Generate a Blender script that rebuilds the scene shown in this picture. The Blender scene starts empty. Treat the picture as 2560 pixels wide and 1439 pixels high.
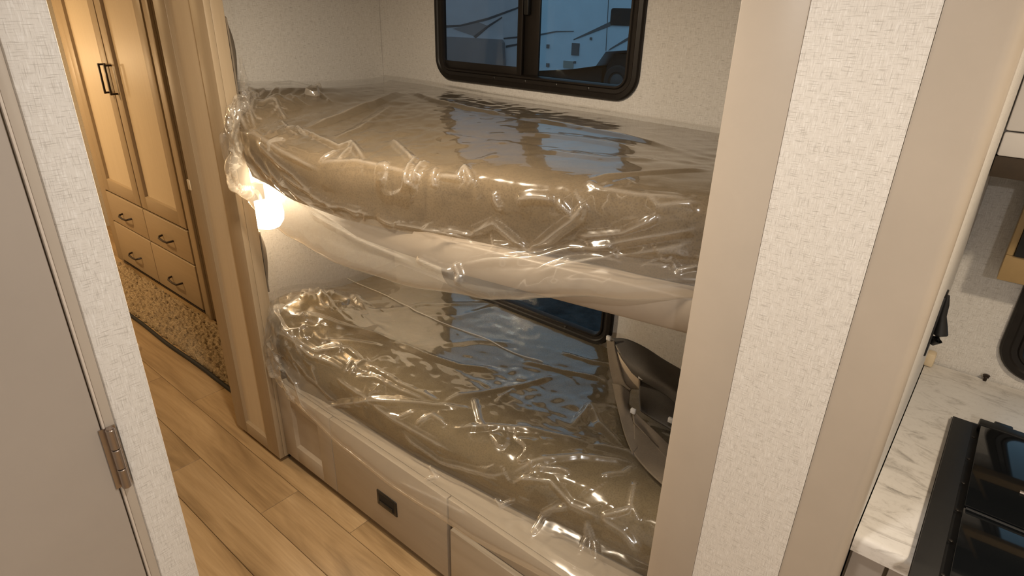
import bpy, bmesh, math, random
import numpy as np
from mathutils import Vector, Matrix, noise as mnoise

random.seed(7)
sc = bpy.context.scene
COL = sc.collection

# ------------------------------------------------------------------ camera
# world: X runs into the bunks, Y along the hallway, Z up (metres)
R = Matrix(((0.63894499, -0.30661835, 0.705503),
            (-0.7688582, -0.28390634, 0.57293478),
            (0.02462445, -0.90850557, -0.41714657)))
cam_d = bpy.data.cameras.new('camera')
cam = bpy.data.objects.new('camera', cam_d)
COL.objects.link(cam)
right, down, fwd = R.col[0], R.col[1], R.col[2]
M3 = Matrix((right, -down, -fwd)).transposed()
cam.matrix_world = Matrix.Translation((0, 0, 1.75)) @ M3.to_4x4()
cam_d.sensor_width = 36.0
cam_d.lens = 1524.63 / 2560 * 36.0
cam_d.clip_start = 0.02
cam_d.clip_end = 300
sc.camera = cam

# ------------------------------------------------------------------ world, exposure
sc.view_settings.view_transform = 'Standard'
sc.view_settings.look = 'None'
sc.view_settings.gamma = 1.0
sc.view_settings.use_curve_mapping = False
sc.view_settings.exposure = 0.45
w = bpy.data.worlds.new('dusk_sky')
sc.world = w
w.use_nodes = True
bg = w.node_tree.nodes['Background']
bg.inputs[0].default_value = (0.50, 0.68, 0.84, 1)
bg.inputs[1].default_value = 0.66
sc.cycles.use_denoising = True
sc.cycles.max_bounces = 10
sc.cycles.transparent_max_bounces = 24
sc.cycles.sample_clamp_indirect = 6.0
sc.cycles.caustics_reflective = False
sc.cycles.caustics_refractive = False

WARM = (1.0, 0.82, 0.60)
AMBER = (1.0, 0.66, 0.32)
SOFT = (1.0, 0.945, 0.885)

def area(name, loc, size, power, color, rot=(0, 0, 0)):
    l = bpy.data.lights.new(name, 'AREA')
    l.shape = 'DISK'; l.size = size; l.energy = power; l.color = color
    o = bpy.data.objects.new(name, l); COL.objects.link(o)
    o.location = loc; o.rotation_euler = rot
    return o
CEIL = 2.06
KITCHEN_LIGHTS = [(0.42, 0.28, 3.4), (-0.75, -0.75, 13), (0.80, -0.62, 8.0)]  # last one is an added lamp that brightens the counter
HALL_LIGHTS = [(0.66, 1.20, 14.5)]
BED_LIGHTS = [(0.30, 4.75, 24)]
for i, (x, y, p) in enumerate(KITCHEN_LIGHTS): area('kitchen_downlight', (x, y, CEIL-.03), .11, p, WARM if i == 2 else SOFT)
for (x, y, p) in HALL_LIGHTS: area('hall_downlight', (x, y, CEIL-.03), .11, p, WARM)
for (x, y, p) in BED_LIGHTS: area('bedroom_downlight', (x, y, CEIL-.03), .11, p, AMBER)

# ------------------------------------------------------------------ mesh helpers
class MB:
    def __init__(s): s.v = []; s.f = []; s.m = []
    def add(s, vs, fs, mi=0):
        b = len(s.v); s.v += [tuple(p) for p in vs]
        s.f += [tuple(i+b for i in f) for f in fs]; s.m += [mi]*len(fs)
    def box(s, x0, x1, y0, y1, z0, z1, mi=0):
        x0, x1 = min(x0, x1), max(x0, x1); y0, y1 = min(y0, y1), max(y0, y1); z0, z1 = min(z0, z1), max(z0, z1)
        s.add([(x0,y0,z0),(x1,y0,z0),(x1,y1,z0),(x0,y1,z0),(x0,y0,z1),(x1,y0,z1),(x1,y1,z1),(x0,y1,z1)],
              [(0,3,2,1),(4,5,6,7),(0,1,5,4),(1,2,6,5),(2,3,7,6),(3,0,4,7)], mi)
        return s
    def bbox(s, x0, x1, y0, y1, z0, z1, b=.003, seg=2):
        bm = bmesh.new()
        bmesh.ops.create_cube(bm, size=1)
        for v in bm.verts:
            v.co = Vector(((x0+x1)/2+v.co.x*abs(x1-x0), (y0+y1)/2+v.co.y*abs(y1-y0), (z0+z1)/2+v.co.z*abs(z1-z0)))
        bmesh.ops.bevel(bm, geom=bm.edges[:], offset=b, segments=seg, profile=.5, affect='EDGES')
        bm.verts.index_update()
        s.add([v.co[:] for v in bm.verts], [[v.index for v in f.verts] for f in bm.faces])
        bm.free(); return s
    def loft(s, rings, closed=True, cap=True):
        n = len(rings[0]); b = len(s.v)
        for r in rings: s.v += [tuple(p) for p in r]
        k = n if closed else n-1
        for i in range(len(rings)-1):
            for j in range(k):
                s.f.append((b+i*n+j, b+i*n+(j+1) % n, b+(i+1)*n+(j+1) % n, b+(i+1)*n+j)); s.m.append(0)
        if cap and closed:
            s.f.append(tuple(b+j for j in reversed(range(n)))); s.m.append(0)
            s.f.append(tuple(b+(len(rings)-1)*n+j for j in range(n))); s.m.append(0)
        return s
    def tube(s, pts, r, n=10, cap=True):
        pts = [Vector(p) for p in pts]; rings = []
        up = Vector((0, 0, 1))
        for i, p in enumerate(pts):
            d = (pts[min(i+1, len(pts)-1)]-pts[max(i-1, 0)]).normalized()
            a = d.cross(up)
            if a.length < 1e-3: a = d.cross(Vector((1, 0, 0)))
            a.normalize(); c = a.cross(d)
            rr = r[i] if isinstance(r, (list, tuple)) else r
            rings.append([p+(a*math.cos(t)+c*math.sin(t))*rr for t in [2*math.pi*k/n for k in range(n)]])
        return s.loft(rings, True, cap)
    def lathe(s, c, axis, prof, n=24):
        ax = Vector(axis).normalized(); a = ax.cross(Vector((0.3, 0.8, 0.52))).normalized(); b = ax.cross(a)
        rings = [[Vector(c)+ax*h+(a*math.cos(2*math.pi*k/n)+b*math.sin(2*math.pi*k/n))*max(r, 1e-4) for k in range(n)] for r, h in prof]
        return s.loft(rings, True, True)
    def build(s, name, mat, parent=None, smooth=False, fixn=True):
        off = parent_loc(parent) if parent else Vector((0, 0, 0))
        me = bpy.data.meshes.new(name)
        me.from_pydata([(v[0]-off.x, v[1]-off.y, v[2]-off.z) for v in s.v], [], s.f)
        me.update()
        if fixn:
            bm = bmesh.new(); bm.from_mesh(me)
            bmesh.ops.recalc_face_normals(bm, faces=bm.faces[:]); bm.to_mesh(me); bm.free()
        me.materials.append(mat)
        if smooth:
            me.shade_smooth()
        o = bpy.data.objects.new(name, me); COL.objects.link(o)
        if parent: o.parent = parent
        else:
            # top-level one-mesh thing: put its origin at its base
            xs = [v[0] for v in s.v]; ys = [v[1] for v in s.v]; zs = [v[2] for v in s.v]
            c = Vector(((min(xs)+max(xs))/2, (min(ys)+max(ys))/2, min(zs)))
            me.transform(Matrix.Translation(-c)); o.location = c
        return o
def parent_loc(o):
    l = Vector(o.location)
    while o.parent: o = o.parent; l += Vector(o.location)
    return l
def tag(o, label=None, cat=None, group=None, kind=None):
    if label: o['label'] = label
    if cat: o['category'] = cat
    if group: o['group'] = group
    if kind: o['kind'] = kind
    return o
def thing(name, loc, label=None, cat=None, group=None, kind=None):
    o = bpy.data.objects.new(name, None); COL.objects.link(o); o.location = loc
    o.empty_display_size = .05
    return tag(o, label, cat, group, kind)
def autosmooth(o, ang=35):
    me = o.data
    me.shade_smooth()
    bm = bmesh.new(); bm.from_mesh(me)
    for e in bm.edges:
        if len(e.link_faces) == 2 and e.calc_face_angle(0) > math.radians(ang): e.smooth = False
    bm.to_mesh(me); bm.free(); return o

# ------------------------------------------------------------------ materials
def newmat(name):
    m = bpy.data.materials.new(name); m.use_nodes = True
    nt = m.node_tree; return m, nt, nt.nodes['Principled BSDF']
def N(nt, t, **kw):
    n = nt.nodes.new(t)
    for k, v in kw.items(): setattr(n, k, v)
    return n
def L(nt, a, b): nt.links.new(a, b)
def ramp(nt, stops, interp='LINEAR'):
    r = N(nt, 'ShaderNodeValToRGB'); cr = r.color_ramp; cr.interpolation = interp
    while len(cr.elements) < len(stops): cr.elements.new(0.5)
    for e, (p, c) in zip(cr.elements, stops): e.position = p; e.color = (*c, 1)
    return r
def wpos(nt, scale=(1, 1, 1), diag=False):
    """world position, scaled; diag folds X into Y so one weave works on both wall directions"""
    g = N(nt, 'ShaderNodeNewGeometry')
    src = g.outputs['Position']
    if diag:
        s = N(nt, 'ShaderNodeSeparateXYZ'); L(nt, src, s.inputs[0])
        a = N(nt, 'ShaderNodeMath', operation='ADD'); L(nt, s.outputs[0], a.inputs[0]); L(nt, s.outputs[1], a.inputs[1])
        c = N(nt, 'ShaderNodeCombineXYZ'); L(nt, a.outputs[0], c.inputs[0]); L(nt, s.outputs[2], c.inputs[2]); src = c.outputs[0]
    m = N(nt, 'ShaderNodeVectorMath', operation='MULTIPLY'); L(nt, src, m.inputs[0]); m.inputs[1].default_value = scale
    return m.outputs[0]
def noisetex(nt, vec, scale, detail=3, rough=.6):
    n = N(nt, 'ShaderNodeTexNoise'); L(nt, vec, n.inputs['Vector'])
    n.inputs['Scale'].default_value = scale; n.inputs['Detail'].default_value = detail; n.inputs['Roughness'].default_value = rough
    return n
def bump(nt, h, bsdf, strength=.2, dist=.002):
    b = N(nt, 'ShaderNodeBump'); b.inputs['Strength'].default_value = strength; b.inputs['Distance'].default_value = dist
    L(nt, h, b.inputs['Height']); L(nt, b.outputs[0], bsdf.inputs['Normal']); return b
def mixc(nt, fac, a, b, mode='MIX'):
    m = N(nt, 'ShaderNodeMix', data_type='RGBA', blend_type=mode)
    if hasattr(fac, 'links'): L(nt, fac, m.inputs[0])
    else: m.inputs[0].default_value = fac
    for i, s in ((6, a), (7, b)):
        if hasattr(s, 'links'): L(nt, s, m.inputs[i])
        else: m.inputs[i].default_value = (*s, 1)
    return m.outputs[2]

def mat_wallpaper():
    m, nt, b = newmat('linen_wallpaper')
    h = noisetex(nt, wpos(nt, (48, 48, 880), True), 1, 2, .55)
    v = noisetex(nt, wpos(nt, (880, 880, 48), True), 1, 2, .55)
    h2 = noisetex(nt, wpos(nt, (520, 520, 60), True), 1, 1, .5)
    base = (.70, .672, .632); dk = (.46, .43, .395); lt = (.78, .76, .73)
    rh = ramp(nt, [(.31, (1, 1, 1)), (.45, (0, 0, 0))]); L(nt, h.outputs[0], rh.inputs[0])
    rv = ramp(nt, [(.31, (1, 1, 1)), (.45, (0, 0, 0))]); L(nt, v.outputs[0], rv.inputs[0])
    rl = ramp(nt, [(.52, (0, 0, 0)), (.68, (1, 1, 1))]); L(nt, h2.outputs[0], rl.inputs[0])
    c = mixc(nt, rl.outputs[0], base, lt)
    c = mixc(nt, rh.outputs[0], c, dk)
    f = N(nt, 'ShaderNodeMath', operation='MULTIPLY'); L(nt, rv.outputs[0], f.inputs[0]); f.inputs[1].default_value = .75
    c = mixc(nt, f.outputs[0], c, dk)
    L(nt, c, b.inputs['Base Color']); b.inputs['Roughness'].default_value = .62
    a = N(nt, 'ShaderNodeMath', operation='ADD'); L(nt, h.outputs[0], a.inputs[0]); L(nt, v.outputs[0], a.inputs[1])
    bump(nt, a.outputs[0], b, .15, .0008)
    return m
def mat_plain(name, col, rough=.5, var=.06, scale=30, bumps=.05, metal=0.0, spec=.5):
    m, nt, b = newmat(name)
    n = noisetex(nt, wpos(nt), scale, 4, .6)
    r = ramp(nt, [(.3, tuple(c*(1-var) for c in col)), (.7, tuple(min(1, c*(1+var)) for c in col))]); L(nt, n.outputs[0], r.inputs[0])
    L(nt, r.outputs[0], b.inputs['Base Color']); b.inputs['Roughness'].default_value = rough; b.inputs['Metallic'].default_value = metal
    b.inputs['Specular IOR Level'].default_value = spec
    if bumps:
        n2 = noisetex(nt, wpos(nt), scale*14, 2, .5); bump(nt, n2.outputs[0], b, bumps, .001)
    return m
def mat_grain(name, col, dark, rough=.45, axis='Z'):
    """printed wood laminate: fine grain along one axis"""
    m, nt, b = newmat(name)
    sc_ = {'Z': (90, 90, 3.2), 'Y': (90, 3.2, 90), 'X': (3.2, 90, 90)}[axis]
    n = noisetex(nt, wpos(nt, sc_), 1, 5, .65)
    mid = tuple(.35*a_+.65*b_ for a_, b_ in zip(dark, col))
    r = ramp(nt, [(.30, mid), (.55, col), (.8, tuple(min(1, c*1.04) for c in col))]); L(nt, n.outputs[0], r.inputs[0])
    L(nt, r.outputs[0], b.inputs['Base Color']); b.inputs['Roughness'].default_value = rough
    bump(nt, n.outputs[0], b, .04, .0004)
    return m
def mat_plank():
    m, nt, b = newmat('vinyl_plank_oak')
    oi = N(nt, 'ShaderNodeObjectInfo')
    offs = N(nt, 'ShaderNodeVectorMath', operation='SCALE'); offs.inputs[0].default_value = (3.1, 17.0, 5.0); L(nt, oi.outputs['Random'], offs.inputs['Scale'])
    ad = N(nt, 'ShaderNodeVectorMath', operation='ADD'); L(nt, wpos(nt, (9.0, 1.1, 1)), ad.inputs[0]); L(nt, offs.outputs[0], ad.inputs[1])
    n1 = noisetex(nt, ad.outputs[0], 1.0, 4, .6); n1.inputs['Distortion'].default_value = .8
    ad2 = N(nt, 'ShaderNodeVectorMath', operation='ADD'); L(nt, wpos(nt, (130, 5, 1)), ad2.inputs[0]); L(nt, offs.outputs[0], ad2.inputs[1])
    n2 = noisetex(nt, ad2.outputs[0], 1.0, 4, .65)
    r1 = ramp(nt, [(.28, (.24, .155, .075)), (.50, (.43, .295, .155)), (.72, (.55, .395, .225))]); L(nt, n1.outputs[0], r1.inputs[0])
    r2 = ramp(nt, [(.3, (.72, .70, .68)), (.6, (1, 1, 1))]); L(nt, n2.outputs[0], r2.inputs[0])
    c = mixc(nt, .55, r1.outputs[0], r2.outputs[0], 'MULTIPLY')
    tone = ramp(nt, [(0, (.84, .84, .85)), (1, (1.0, 1.0, 1.0))]); L(nt, oi.outputs['Random'], tone.inputs[0])
    c = mixc(nt, 1.0, c, tone.outputs[0], 'MULTIPLY')
    L(nt, c, b.inputs['Base Color']); b.inputs['Roughness'].default_value = .38
    bump(nt, n2.outputs[0], b, .10, .0008)
    return m
def two_sided_fresnel(nt, ior):
    """same reflectance from either side of a thin sheet"""
    fr = N(nt, 'ShaderNodeFresnel'); g = N(nt, 'ShaderNodeNewGeometry')
    mr = N(nt, 'ShaderNodeMapRange'); L(nt, g.outputs['Backfacing'], mr.inputs[0]); mr.inputs[3].default_value = ior; mr.inputs[4].default_value = 1/ior
    L(nt, mr.outputs[0], fr.inputs['IOR']); return fr
def mat_plastic(name='clear_film', haze=.05, crinkle=.35, tint=(.97, .965, .955)):
    """thin clear polythene film: see-through, sharp reflections, a little milky scatter"""
    m, nt, b = newmat(name)
    nt.nodes.remove(b)
    out = nt.nodes['Material Output']
    tr = N(nt, 'ShaderNodeBsdfTransparent'); tr.inputs[0].default_value = (*tint, 1)
    gl = N(nt, 'ShaderNodeBsdfGlossy'); gl.inputs['Roughness'].default_value = .03; gl.inputs[0].default_value = (1, 1, 1, 1)
    df = N(nt, 'ShaderNodeBsdfDiffuse'); df.inputs[0].default_value = (.88, .83, .76, 1)
    tl = N(nt, 'ShaderNodeBsdfTranslucent'); tl.inputs[0].default_value = (.90, .85, .76, 1)
    fr = two_sided_fresnel(nt, 1.60)
    n1 = noisetex(nt, wpos(nt, (1, .35, 1)), 9, 2, .45); n1.inputs['Distortion'].default_value = .4
    bp = N(nt, 'ShaderNodeBump'); bp.inputs['Strength'].default_value = crinkle; bp.inputs['Distance'].default_value = .008; L(nt, n1.outputs[0], bp.inputs['Height'])
    gl2 = N(nt, 'ShaderNodeBsdfGlossy'); gl2.inputs['Roughness'].default_value = .17
    for s in (gl, gl2, fr): L(nt, bp.outputs[0], s.inputs['Normal'])
    glm = N(nt, 'ShaderNodeMixShader'); glm.inputs[0].default_value = .5; L(nt, gl.outputs[0], glm.inputs[1]); L(nt, gl2.outputs[0], glm.inputs[2])
    sct = N(nt, 'ShaderNodeMixShader'); sct.inputs[0].default_value = .5; L(nt, df.outputs[0], sct.inputs[1]); L(nt, tl.outputs[0], sct.inputs[2])
    at = N(nt, 'ShaderNodeAttribute', attribute_name='crease_glint')  # painted crease highlights, raise the haze
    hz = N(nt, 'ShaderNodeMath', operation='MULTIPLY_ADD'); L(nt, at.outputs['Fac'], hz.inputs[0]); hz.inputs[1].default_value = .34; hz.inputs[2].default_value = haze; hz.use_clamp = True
    m1 = N(nt, 'ShaderNodeMixShader'); L(nt, hz.outputs[0], m1.inputs[0]); L(nt, tr.outputs[0], m1.inputs[1]); L(nt, sct.outputs[0], m1.inputs[2])
    f2 = N(nt, 'ShaderNodeMath', operation='MULTIPLY'); L(nt, fr.outputs[0], f2.inputs[0]); f2.inputs[1].default_value = 2.0
    f1 = N(nt, 'ShaderNodeMath', operation='ADD'); L(nt, fr.outputs[0], f1.inputs[0]); f1.inputs[1].default_value = 1.0
    fm = N(nt, 'ShaderNodeMath', operation='DIVIDE'); L(nt, f2.outputs[0], fm.inputs[0]); L(nt, f1.outputs[0], fm.inputs[1])
    m2 = N(nt, 'ShaderNodeMixShader'); L(nt, fm.outputs[0], m2.inputs[0]); L(nt, m1.outputs[0], m2.inputs[1]); L(nt, glm.outputs[0], m2.inputs[2])
    L(nt, m2.outputs[0], out.inputs[0])
    return m
def mat_glass(name, tint, refl=1.45):
    m, nt, b = newmat(name); nt.nodes.remove(b); out = nt.nodes['Material Output']
    tr = N(nt, 'ShaderNodeBsdfTransparent'); tr.inputs[0].default_value = (*tint, 1)
    gl = N(nt, 'ShaderNodeBsdfGlossy'); gl.inputs['Roughness'].default_value = .02
    fr = two_sided_fresnel(nt, refl)
    n = noisetex(nt, wpos(nt), 3, 1, .4); bp = N(nt, 'ShaderNodeBump'); bp.inputs['Strength'].default_value = .02; L(nt, n.outputs[0], bp.inputs['Height']); L(nt, bp.outputs[0], gl.inputs['Normal'])
    mx = N(nt, 'ShaderNodeMixShader'); L(nt, fr.outputs[0], mx.inputs[0]); L(nt, tr.outputs[0], mx.inputs[1]); L(nt, gl.outputs[0], mx.inputs[2])
    L(nt, mx.outputs[0], out.inputs[0]); return m
def mat_emit(name, col, strength):
    m, nt, b = newmat(name)
    n = noisetex(nt, wpos(nt), 5, 1, .5)
    r = ramp(nt, [(0, tuple(c*.97 for c in col)), (1, col)]); L(nt, n.outputs[0], r.inputs[0])
    b.inputs['Base Color'].default_value = (.8, .8, .8, 1)
    L(nt, r.outputs[0], b.inputs['Emission Color']); b.inputs['Emission Strength'].default_value = strength
    return m
def mat_fabric(name, a, b_, scale=260, rough=.9):
    m, nt, b = newmat(name)
    v = N(nt, 'ShaderNodeTexVoronoi', feature='F1'); L(nt, wpos(nt), v.inputs['Vector']); v.inputs['Scale'].default_value = scale; v.inputs['Randomness'].default_value = .85
    n = noisetex(nt, wpos(nt), 9, 3, .6)
    r = ramp(nt, [(.15, b_), (.55, a)]); L(nt, v.outputs['Distance'], r.inputs[0])
    r2 = ramp(nt, [(.3, (.82, .82, .82)), (.7, (1, 1, 1))]); L(nt, n.outputs[0], r2.inputs[0])
    L(nt, mixc(nt, 1.0, r.outputs[0], r2.outputs[0], 'MULTIPLY'), b.inputs['Base Color'])
    b.inputs['Roughness'].default_value = rough; b.inputs['Specular IOR Level'].default_value = .2
    bump(nt, v.outputs['Distance'], b, .2, .001); return m
def mat_marble():
    m, nt, b = newmat('marble_laminate')
    n = noisetex(nt, wpos(nt, (14, 5, 10)), 1.6, 6, .7); n.inputs['Distortion'].default_value = 1.6
    r = ramp(nt, [(.28, (.30, .28, .26)), (.40, (.60, .57, .53)), (.47, (.72, .69, .65)), (.75, (.76, .735, .69))]); L(nt, n.outputs[0], r.inputs[0])
    n2 = noisetex(nt, wpos(nt), 120, 2, .5)
    r2 = ramp(nt, [(.25, (.86, .85, .83)), (.45, (1, 1, 1))]); L(nt, n2.outputs[0], r2.inputs[0])
    L(nt, mixc(nt, .6, r.outputs[0], r2.outputs[0], 'MULTIPLY'), b.inputs['Base Color']); b.inputs['Roughness'].default_value = .3
    return m
def mat_carpet():
    m, nt, b = newmat('shag_carpet')
    n = noisetex(nt, wpos(nt), 150, 3, .7); n2 = noisetex(nt, wpos(nt), 12, 3, .6)
    r = ramp(nt, [(.3, (.17, .125, .07)), (.5, (.36, .28, .18)), (.72, (.56, .46, .32))]); L(nt, n.outputs[0], r.inputs[0])
    r2 = ramp(nt, [(.3, (.78, .76, .74)), (.7, (1, 1, 1))]); L(nt, n2.outputs[0], r2.inputs[0])
    L(nt, mixc(nt, 1, r.outputs[0], r2.outputs[0], 'MULTIPLY'), b.inputs['Base Color']); b.inputs['Roughness'].default_value = .95
    b.inputs['Specular IOR Level'].default_value = .1
    return m
def mat_ground():
    m, nt, b = newmat('wet_gravel')
    n = noisetex(nt, wpos(nt), 6, 6, .7); r = ramp(nt, [(.3, (.02, .022, .024)), (.6, (.06, .062, .064)), (.8, (.16, .16, .16))]); L(nt, n.outputs[0], r.inputs[0])
    L(nt, r.outputs[0], b.inputs['Base Color']); b.inputs['Roughness'].default_value = 1.0; b.inputs['Specular IOR Level'].default_value = 0.0; bump(nt, n.outputs[0], b, .5, .05); return m

M = dict(
    paper=mat_wallpaper(),
    tan=mat_plain('tan_vinyl_trim', (.45, .392, .328), .42, .03, 8, .10),
    door=mat_plain('taupe_door_skin', (.385, .338, .295), .40, .03, 6, .08),
    wood=mat_grain('tan_wood_laminate', (.40, .315, .215), (.33, .255, .165), .42),
    woodY=mat_grain('tan_wood_laminate_rail', (.40, .315, .215), (.33, .255, .165), .42, 'Y'),
    woodP=mat_grain('pale_panel_laminate', (.66, .56, .42), (.59, .495, .365), .42),
    cab=mat_grain('greige_cabinet_laminate', (.42, .36, .285), (.37, .31, .24), .42, 'Y'),
    dark=mat_plain('dark_void', (.012, .011, .010), .8, .1),
    frame=mat_plain('bronze_black_metal', (.014, .011, .009), .42, .15, 20, .05, .1, .35),
    screw=mat_plain('black_screw', (.01, .008, .007), .35, .1),
    black=mat_plain('black_metal', (.012, .012, .012), .4, .1, 20, .03),
    blackglass=mat_plain('black_glass', (.006, .007, .008), .06, .05, 5, 0),
    white=mat_plain('white_laminate', (.72, .70, .69), .35, .02, 10, .03),
    ceil=mat_plain('white_ceiling', (.70, .69, .66), .7, .03, 10, .05),
    plank=mat_plank(),
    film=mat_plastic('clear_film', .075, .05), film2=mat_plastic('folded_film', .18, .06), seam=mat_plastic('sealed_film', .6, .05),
    marble=mat_marble(), carpet=mat_carpet(), ground=mat_ground(),
    mattress=mat_fabric('taupe_ticking', (.20, .148, .085), (.14, .102, .058), 200),
    mattress2=mat_fabric('grey_brown_ticking', (.20, .155, .085), (.14, .108, .058), 200),
    curtain=mat_fabric('dark_grey_curtain', (.125, .115, .106), (.09, .082, .075), 700, .8),
    curtain2=mat_fabric('grey_brown_curtain_hem', (.24, .20, .155), (.18, .15, .115), 700, .8),
    lining=mat_fabric('tan_curtain_lining', (.66, .55, .42), (.58, .48, .36), 700, .8),
    clip=mat_plain('white_nylon_clip', (.75, .74, .72), .4, .03),
    nickel=mat_plain('satin_nickel', (.42, .36, .32), .28, .05, 20, 0, .95),
    bronze=mat_plain('bronze_pull', (.035, .024, .017), .35, .1, 20, .02, .6),
    pale=mat_plain('pale_catch', (.70, .58, .40), .4, .05),
    glass=mat_glass('tinted_glass', (.60, .70, .74)),
    glass2=mat_glass('screened_glass', (.56, .55, .55)),
    trailer=mat_plain('white_trailer_skin', (.62, .72, .80), .4, .05, 2, 0),
    trailer2=mat_plain('grey_trailer_cap', (.30, .32, .34), .4, .05, 2, 0),
    stripe=mat_plain('grey_decal', (.10, .11, .12), .4, .1, 3, 0),
    tyre=mat_plain('rubber_tyre', (.02, .02, .02), .8, .2, 9, .2),
    rim=mat_plain('steel_wheel', (.06, .062, .065), .4, .1, 9, 0),
    lamp=mat_emit('lit_frosted_shade', (1.0, .86, .64), 10.0),
    led=mat_emit('lit_led_diffuser', (1.0, .86, .68), 6.0),
)

# ------------------------------------------------------------------ room shell
XF = .987          # front plane of the bunks
XB = 1.84          # outer wall behind the bunks
YL = 2.263         # left end wall of the bunks
X_ROOM0, Y_ROOM0, Y_ROOM1 = -1.45, -2.2, 5.7

def struct(o, label=None): return tag(o, label, None, None, 'structure')

# floor: dark underlay with individual vinyl planks
fl = thing('floor', (0, 1.5, -.02), 'light oak vinyl plank floor running along the hallway', kind='structure')
MB().box(X_ROOM0, 1.90, Y_ROOM0, Y_ROOM1, -.03, -.006).build('underlay', M['dark'], fl)
pm = {}
row = 0
x = .594 - .16*13
rr = random.Random(3)
joints = {.594: 2.271, .914: 1.472, .754: 3.02}
while x < 1.80:
    if x > X_ROOM0-.16:
        ph = rr.uniform(0, 1.22)
        for k, v in joints.items():
            if abs(k-x) < .01: ph = (v-Y_ROOM0) % 1.22
        ys = [Y_ROOM0]; y = Y_ROOM0+ph
        if ph < .05: y += 1.22
        while y < Y_ROOM1: ys.append(y); y += 1.22
        ys.append(Y_ROOM1)
        for a, b2 in zip(ys[:-1], ys[1:]):
            ln = round(b2-a, 3)
            if ln < .03: continue
            xa, xb = max(x, X_ROOM0), min(x+.16, 1.84)
            if xb-xa < .02: continue
            key = (round(xb-xa, 3), ln)
            if key not in pm:
                hx, hy = (xb-xa)/2-.0007, ln/2-.0007
                me = bpy.data.meshes.new('plank'); c = .0012
                vs = [(-hx,-hy,-.006),(hx,-hy,-.006),(hx,hy,-.006),(-hx,hy,-.006),(-hx,-hy,-c),(hx,-hy,-c),(hx,hy,-c),(-hx,hy,-c),
                      (-hx+c,-hy+c,0),(hx-c,-hy+c,0),(hx-c,hy-c,0),(-hx+c,hy-c,0)]
                me.from_pydata(vs, [], [(0,1,5,4),(1,2,6,5),(2,3,7,6),(3,0,4,7),(4,5,9,8),(5,6,10,9),(6,7,11,10),(7,4,8,11),(8,9,10,11)])
                me.materials.append(M['plank']); pm[key] = me
            o = bpy.data.objects.new('plank', pm[key]); COL.objects.link(o); o.parent = fl
            o.location = Vector(((xa+xb)/2, (a+b2)/2, 0))-Vector(fl.location)
    x += .16

def rect_wall(mb, axis, c0, c1, u0, u1, z0, z1, holes):
    """slab with rectangular holes, split in strips; axis 'X' -> slab spans Y"""
    us = sorted({u0, u1, *[h[0] for h in holes], *[h[1] for h in holes]})
    zs = sorted({z0, z1, *[h[2] for h in holes], *[h[3] for h in holes]})
    for a, b2 in zip(us[:-1], us[1:]):
        for c, d in zip(zs[:-1], zs[1:]):
            um, zm = (a+b2)/2, (c+d)/2
            if any(h[0] < um < h[1] and h[2] < zm < h[3] for h in holes): continue
            if axis == 'X': mb.box(c0, c1, a, b2, c, d)
            else: mb.box(a, b2, c0, c1, c, d)
    return mb

W1 = (.992, 1.917, 1.478, 1.985)     # upper bunk window, outer frame
W2 = (.992, 1.917, .555, 1.02)       # lower bunk window
W3 = (-.90, -.105, .93, 1.42)        # kitchen window
ins = .03
holes = [(a+ins, b+ins*0-ins, c+ins, d-ins) for a, b, c, d in (W1, W2, W3)]
struct(rect_wall(MB(), 'X', XB, XB+.014, Y_ROOM0, Y_ROOM1, -.02, CEIL, holes).build('wall_back', M['paper']),
       'linen-look wallpapered outer wall behind bunks and kitchen')
struct(MB().box(1.018, XB-.002, YL, YL+.04, .001, CEIL-.001).build('wall_bunk_end', M['paper']), 'linen-look wall at the left end of the bunks')
struct(MB().box(X_ROOM0, 1.90, Y_ROOM0, Y_ROOM1, CEIL, CEIL+.04).build('ceiling', M['ceil']))
struct(MB().box(X_ROOM0-.04, X_ROOM0, Y_ROOM0, Y_ROOM1, -.02, CEIL).build('wall_hall', M['paper']))
struct(MB().box(X_ROOM0-.04, 1.90, Y_ROOM0-.04, Y_ROOM0, -.02, CEIL).build('wall_kitchen_end', M['paper']))
struct(MB().box(X_ROOM0-.04, 1.90, Y_ROOM1, Y_ROOM1+.04, -.02, CEIL).build('wall_bedroom_end', M['paper']))

# narrow wall between bunks and kitchen (right of the bunks) with vinyl edge trims
wr = thing('wall_right', (XF+.02, .2, 0), 'narrow wallpapered wall with tan edge trims between bunks and kitchen', kind='structure')
MB().box(XF-.001, XF+.05, .1222, .2788, .001, CEIL-.001).build('wallpaper_panel', M['paper'], wr)
o = MB().bbox(XF-.002, XF+.055, .279, .378, .001, CEIL-.001, .0025).build('edge_trim', M['tan'], wr); autosmooth(o)
# right trim with a rounded kitchen-side nose
prof = [(XF+.006, .122)]
for k in range(9):
    a = k/8*math.pi/2
    prof.append((XF+.020-.020*math.cos(a), .050-.020*math.sin(a)))
prof = [(XF+.006, .122), (XF, .1215)] + prof[1:] + [(XF+.055, .030), (XF+.055, .122)]
mb = MB(); mb.loft([[(p[0], p[1], z) for p in prof] for z in (.001, CEIL-.001)])
autosmooth(mb.build('edge_trim', M['tan'], wr), 25)
MB().box(XF+.055, XB-.001, .0302, .062, .001, CEIL-.001).build('partition', M['paper'], wr)

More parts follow.
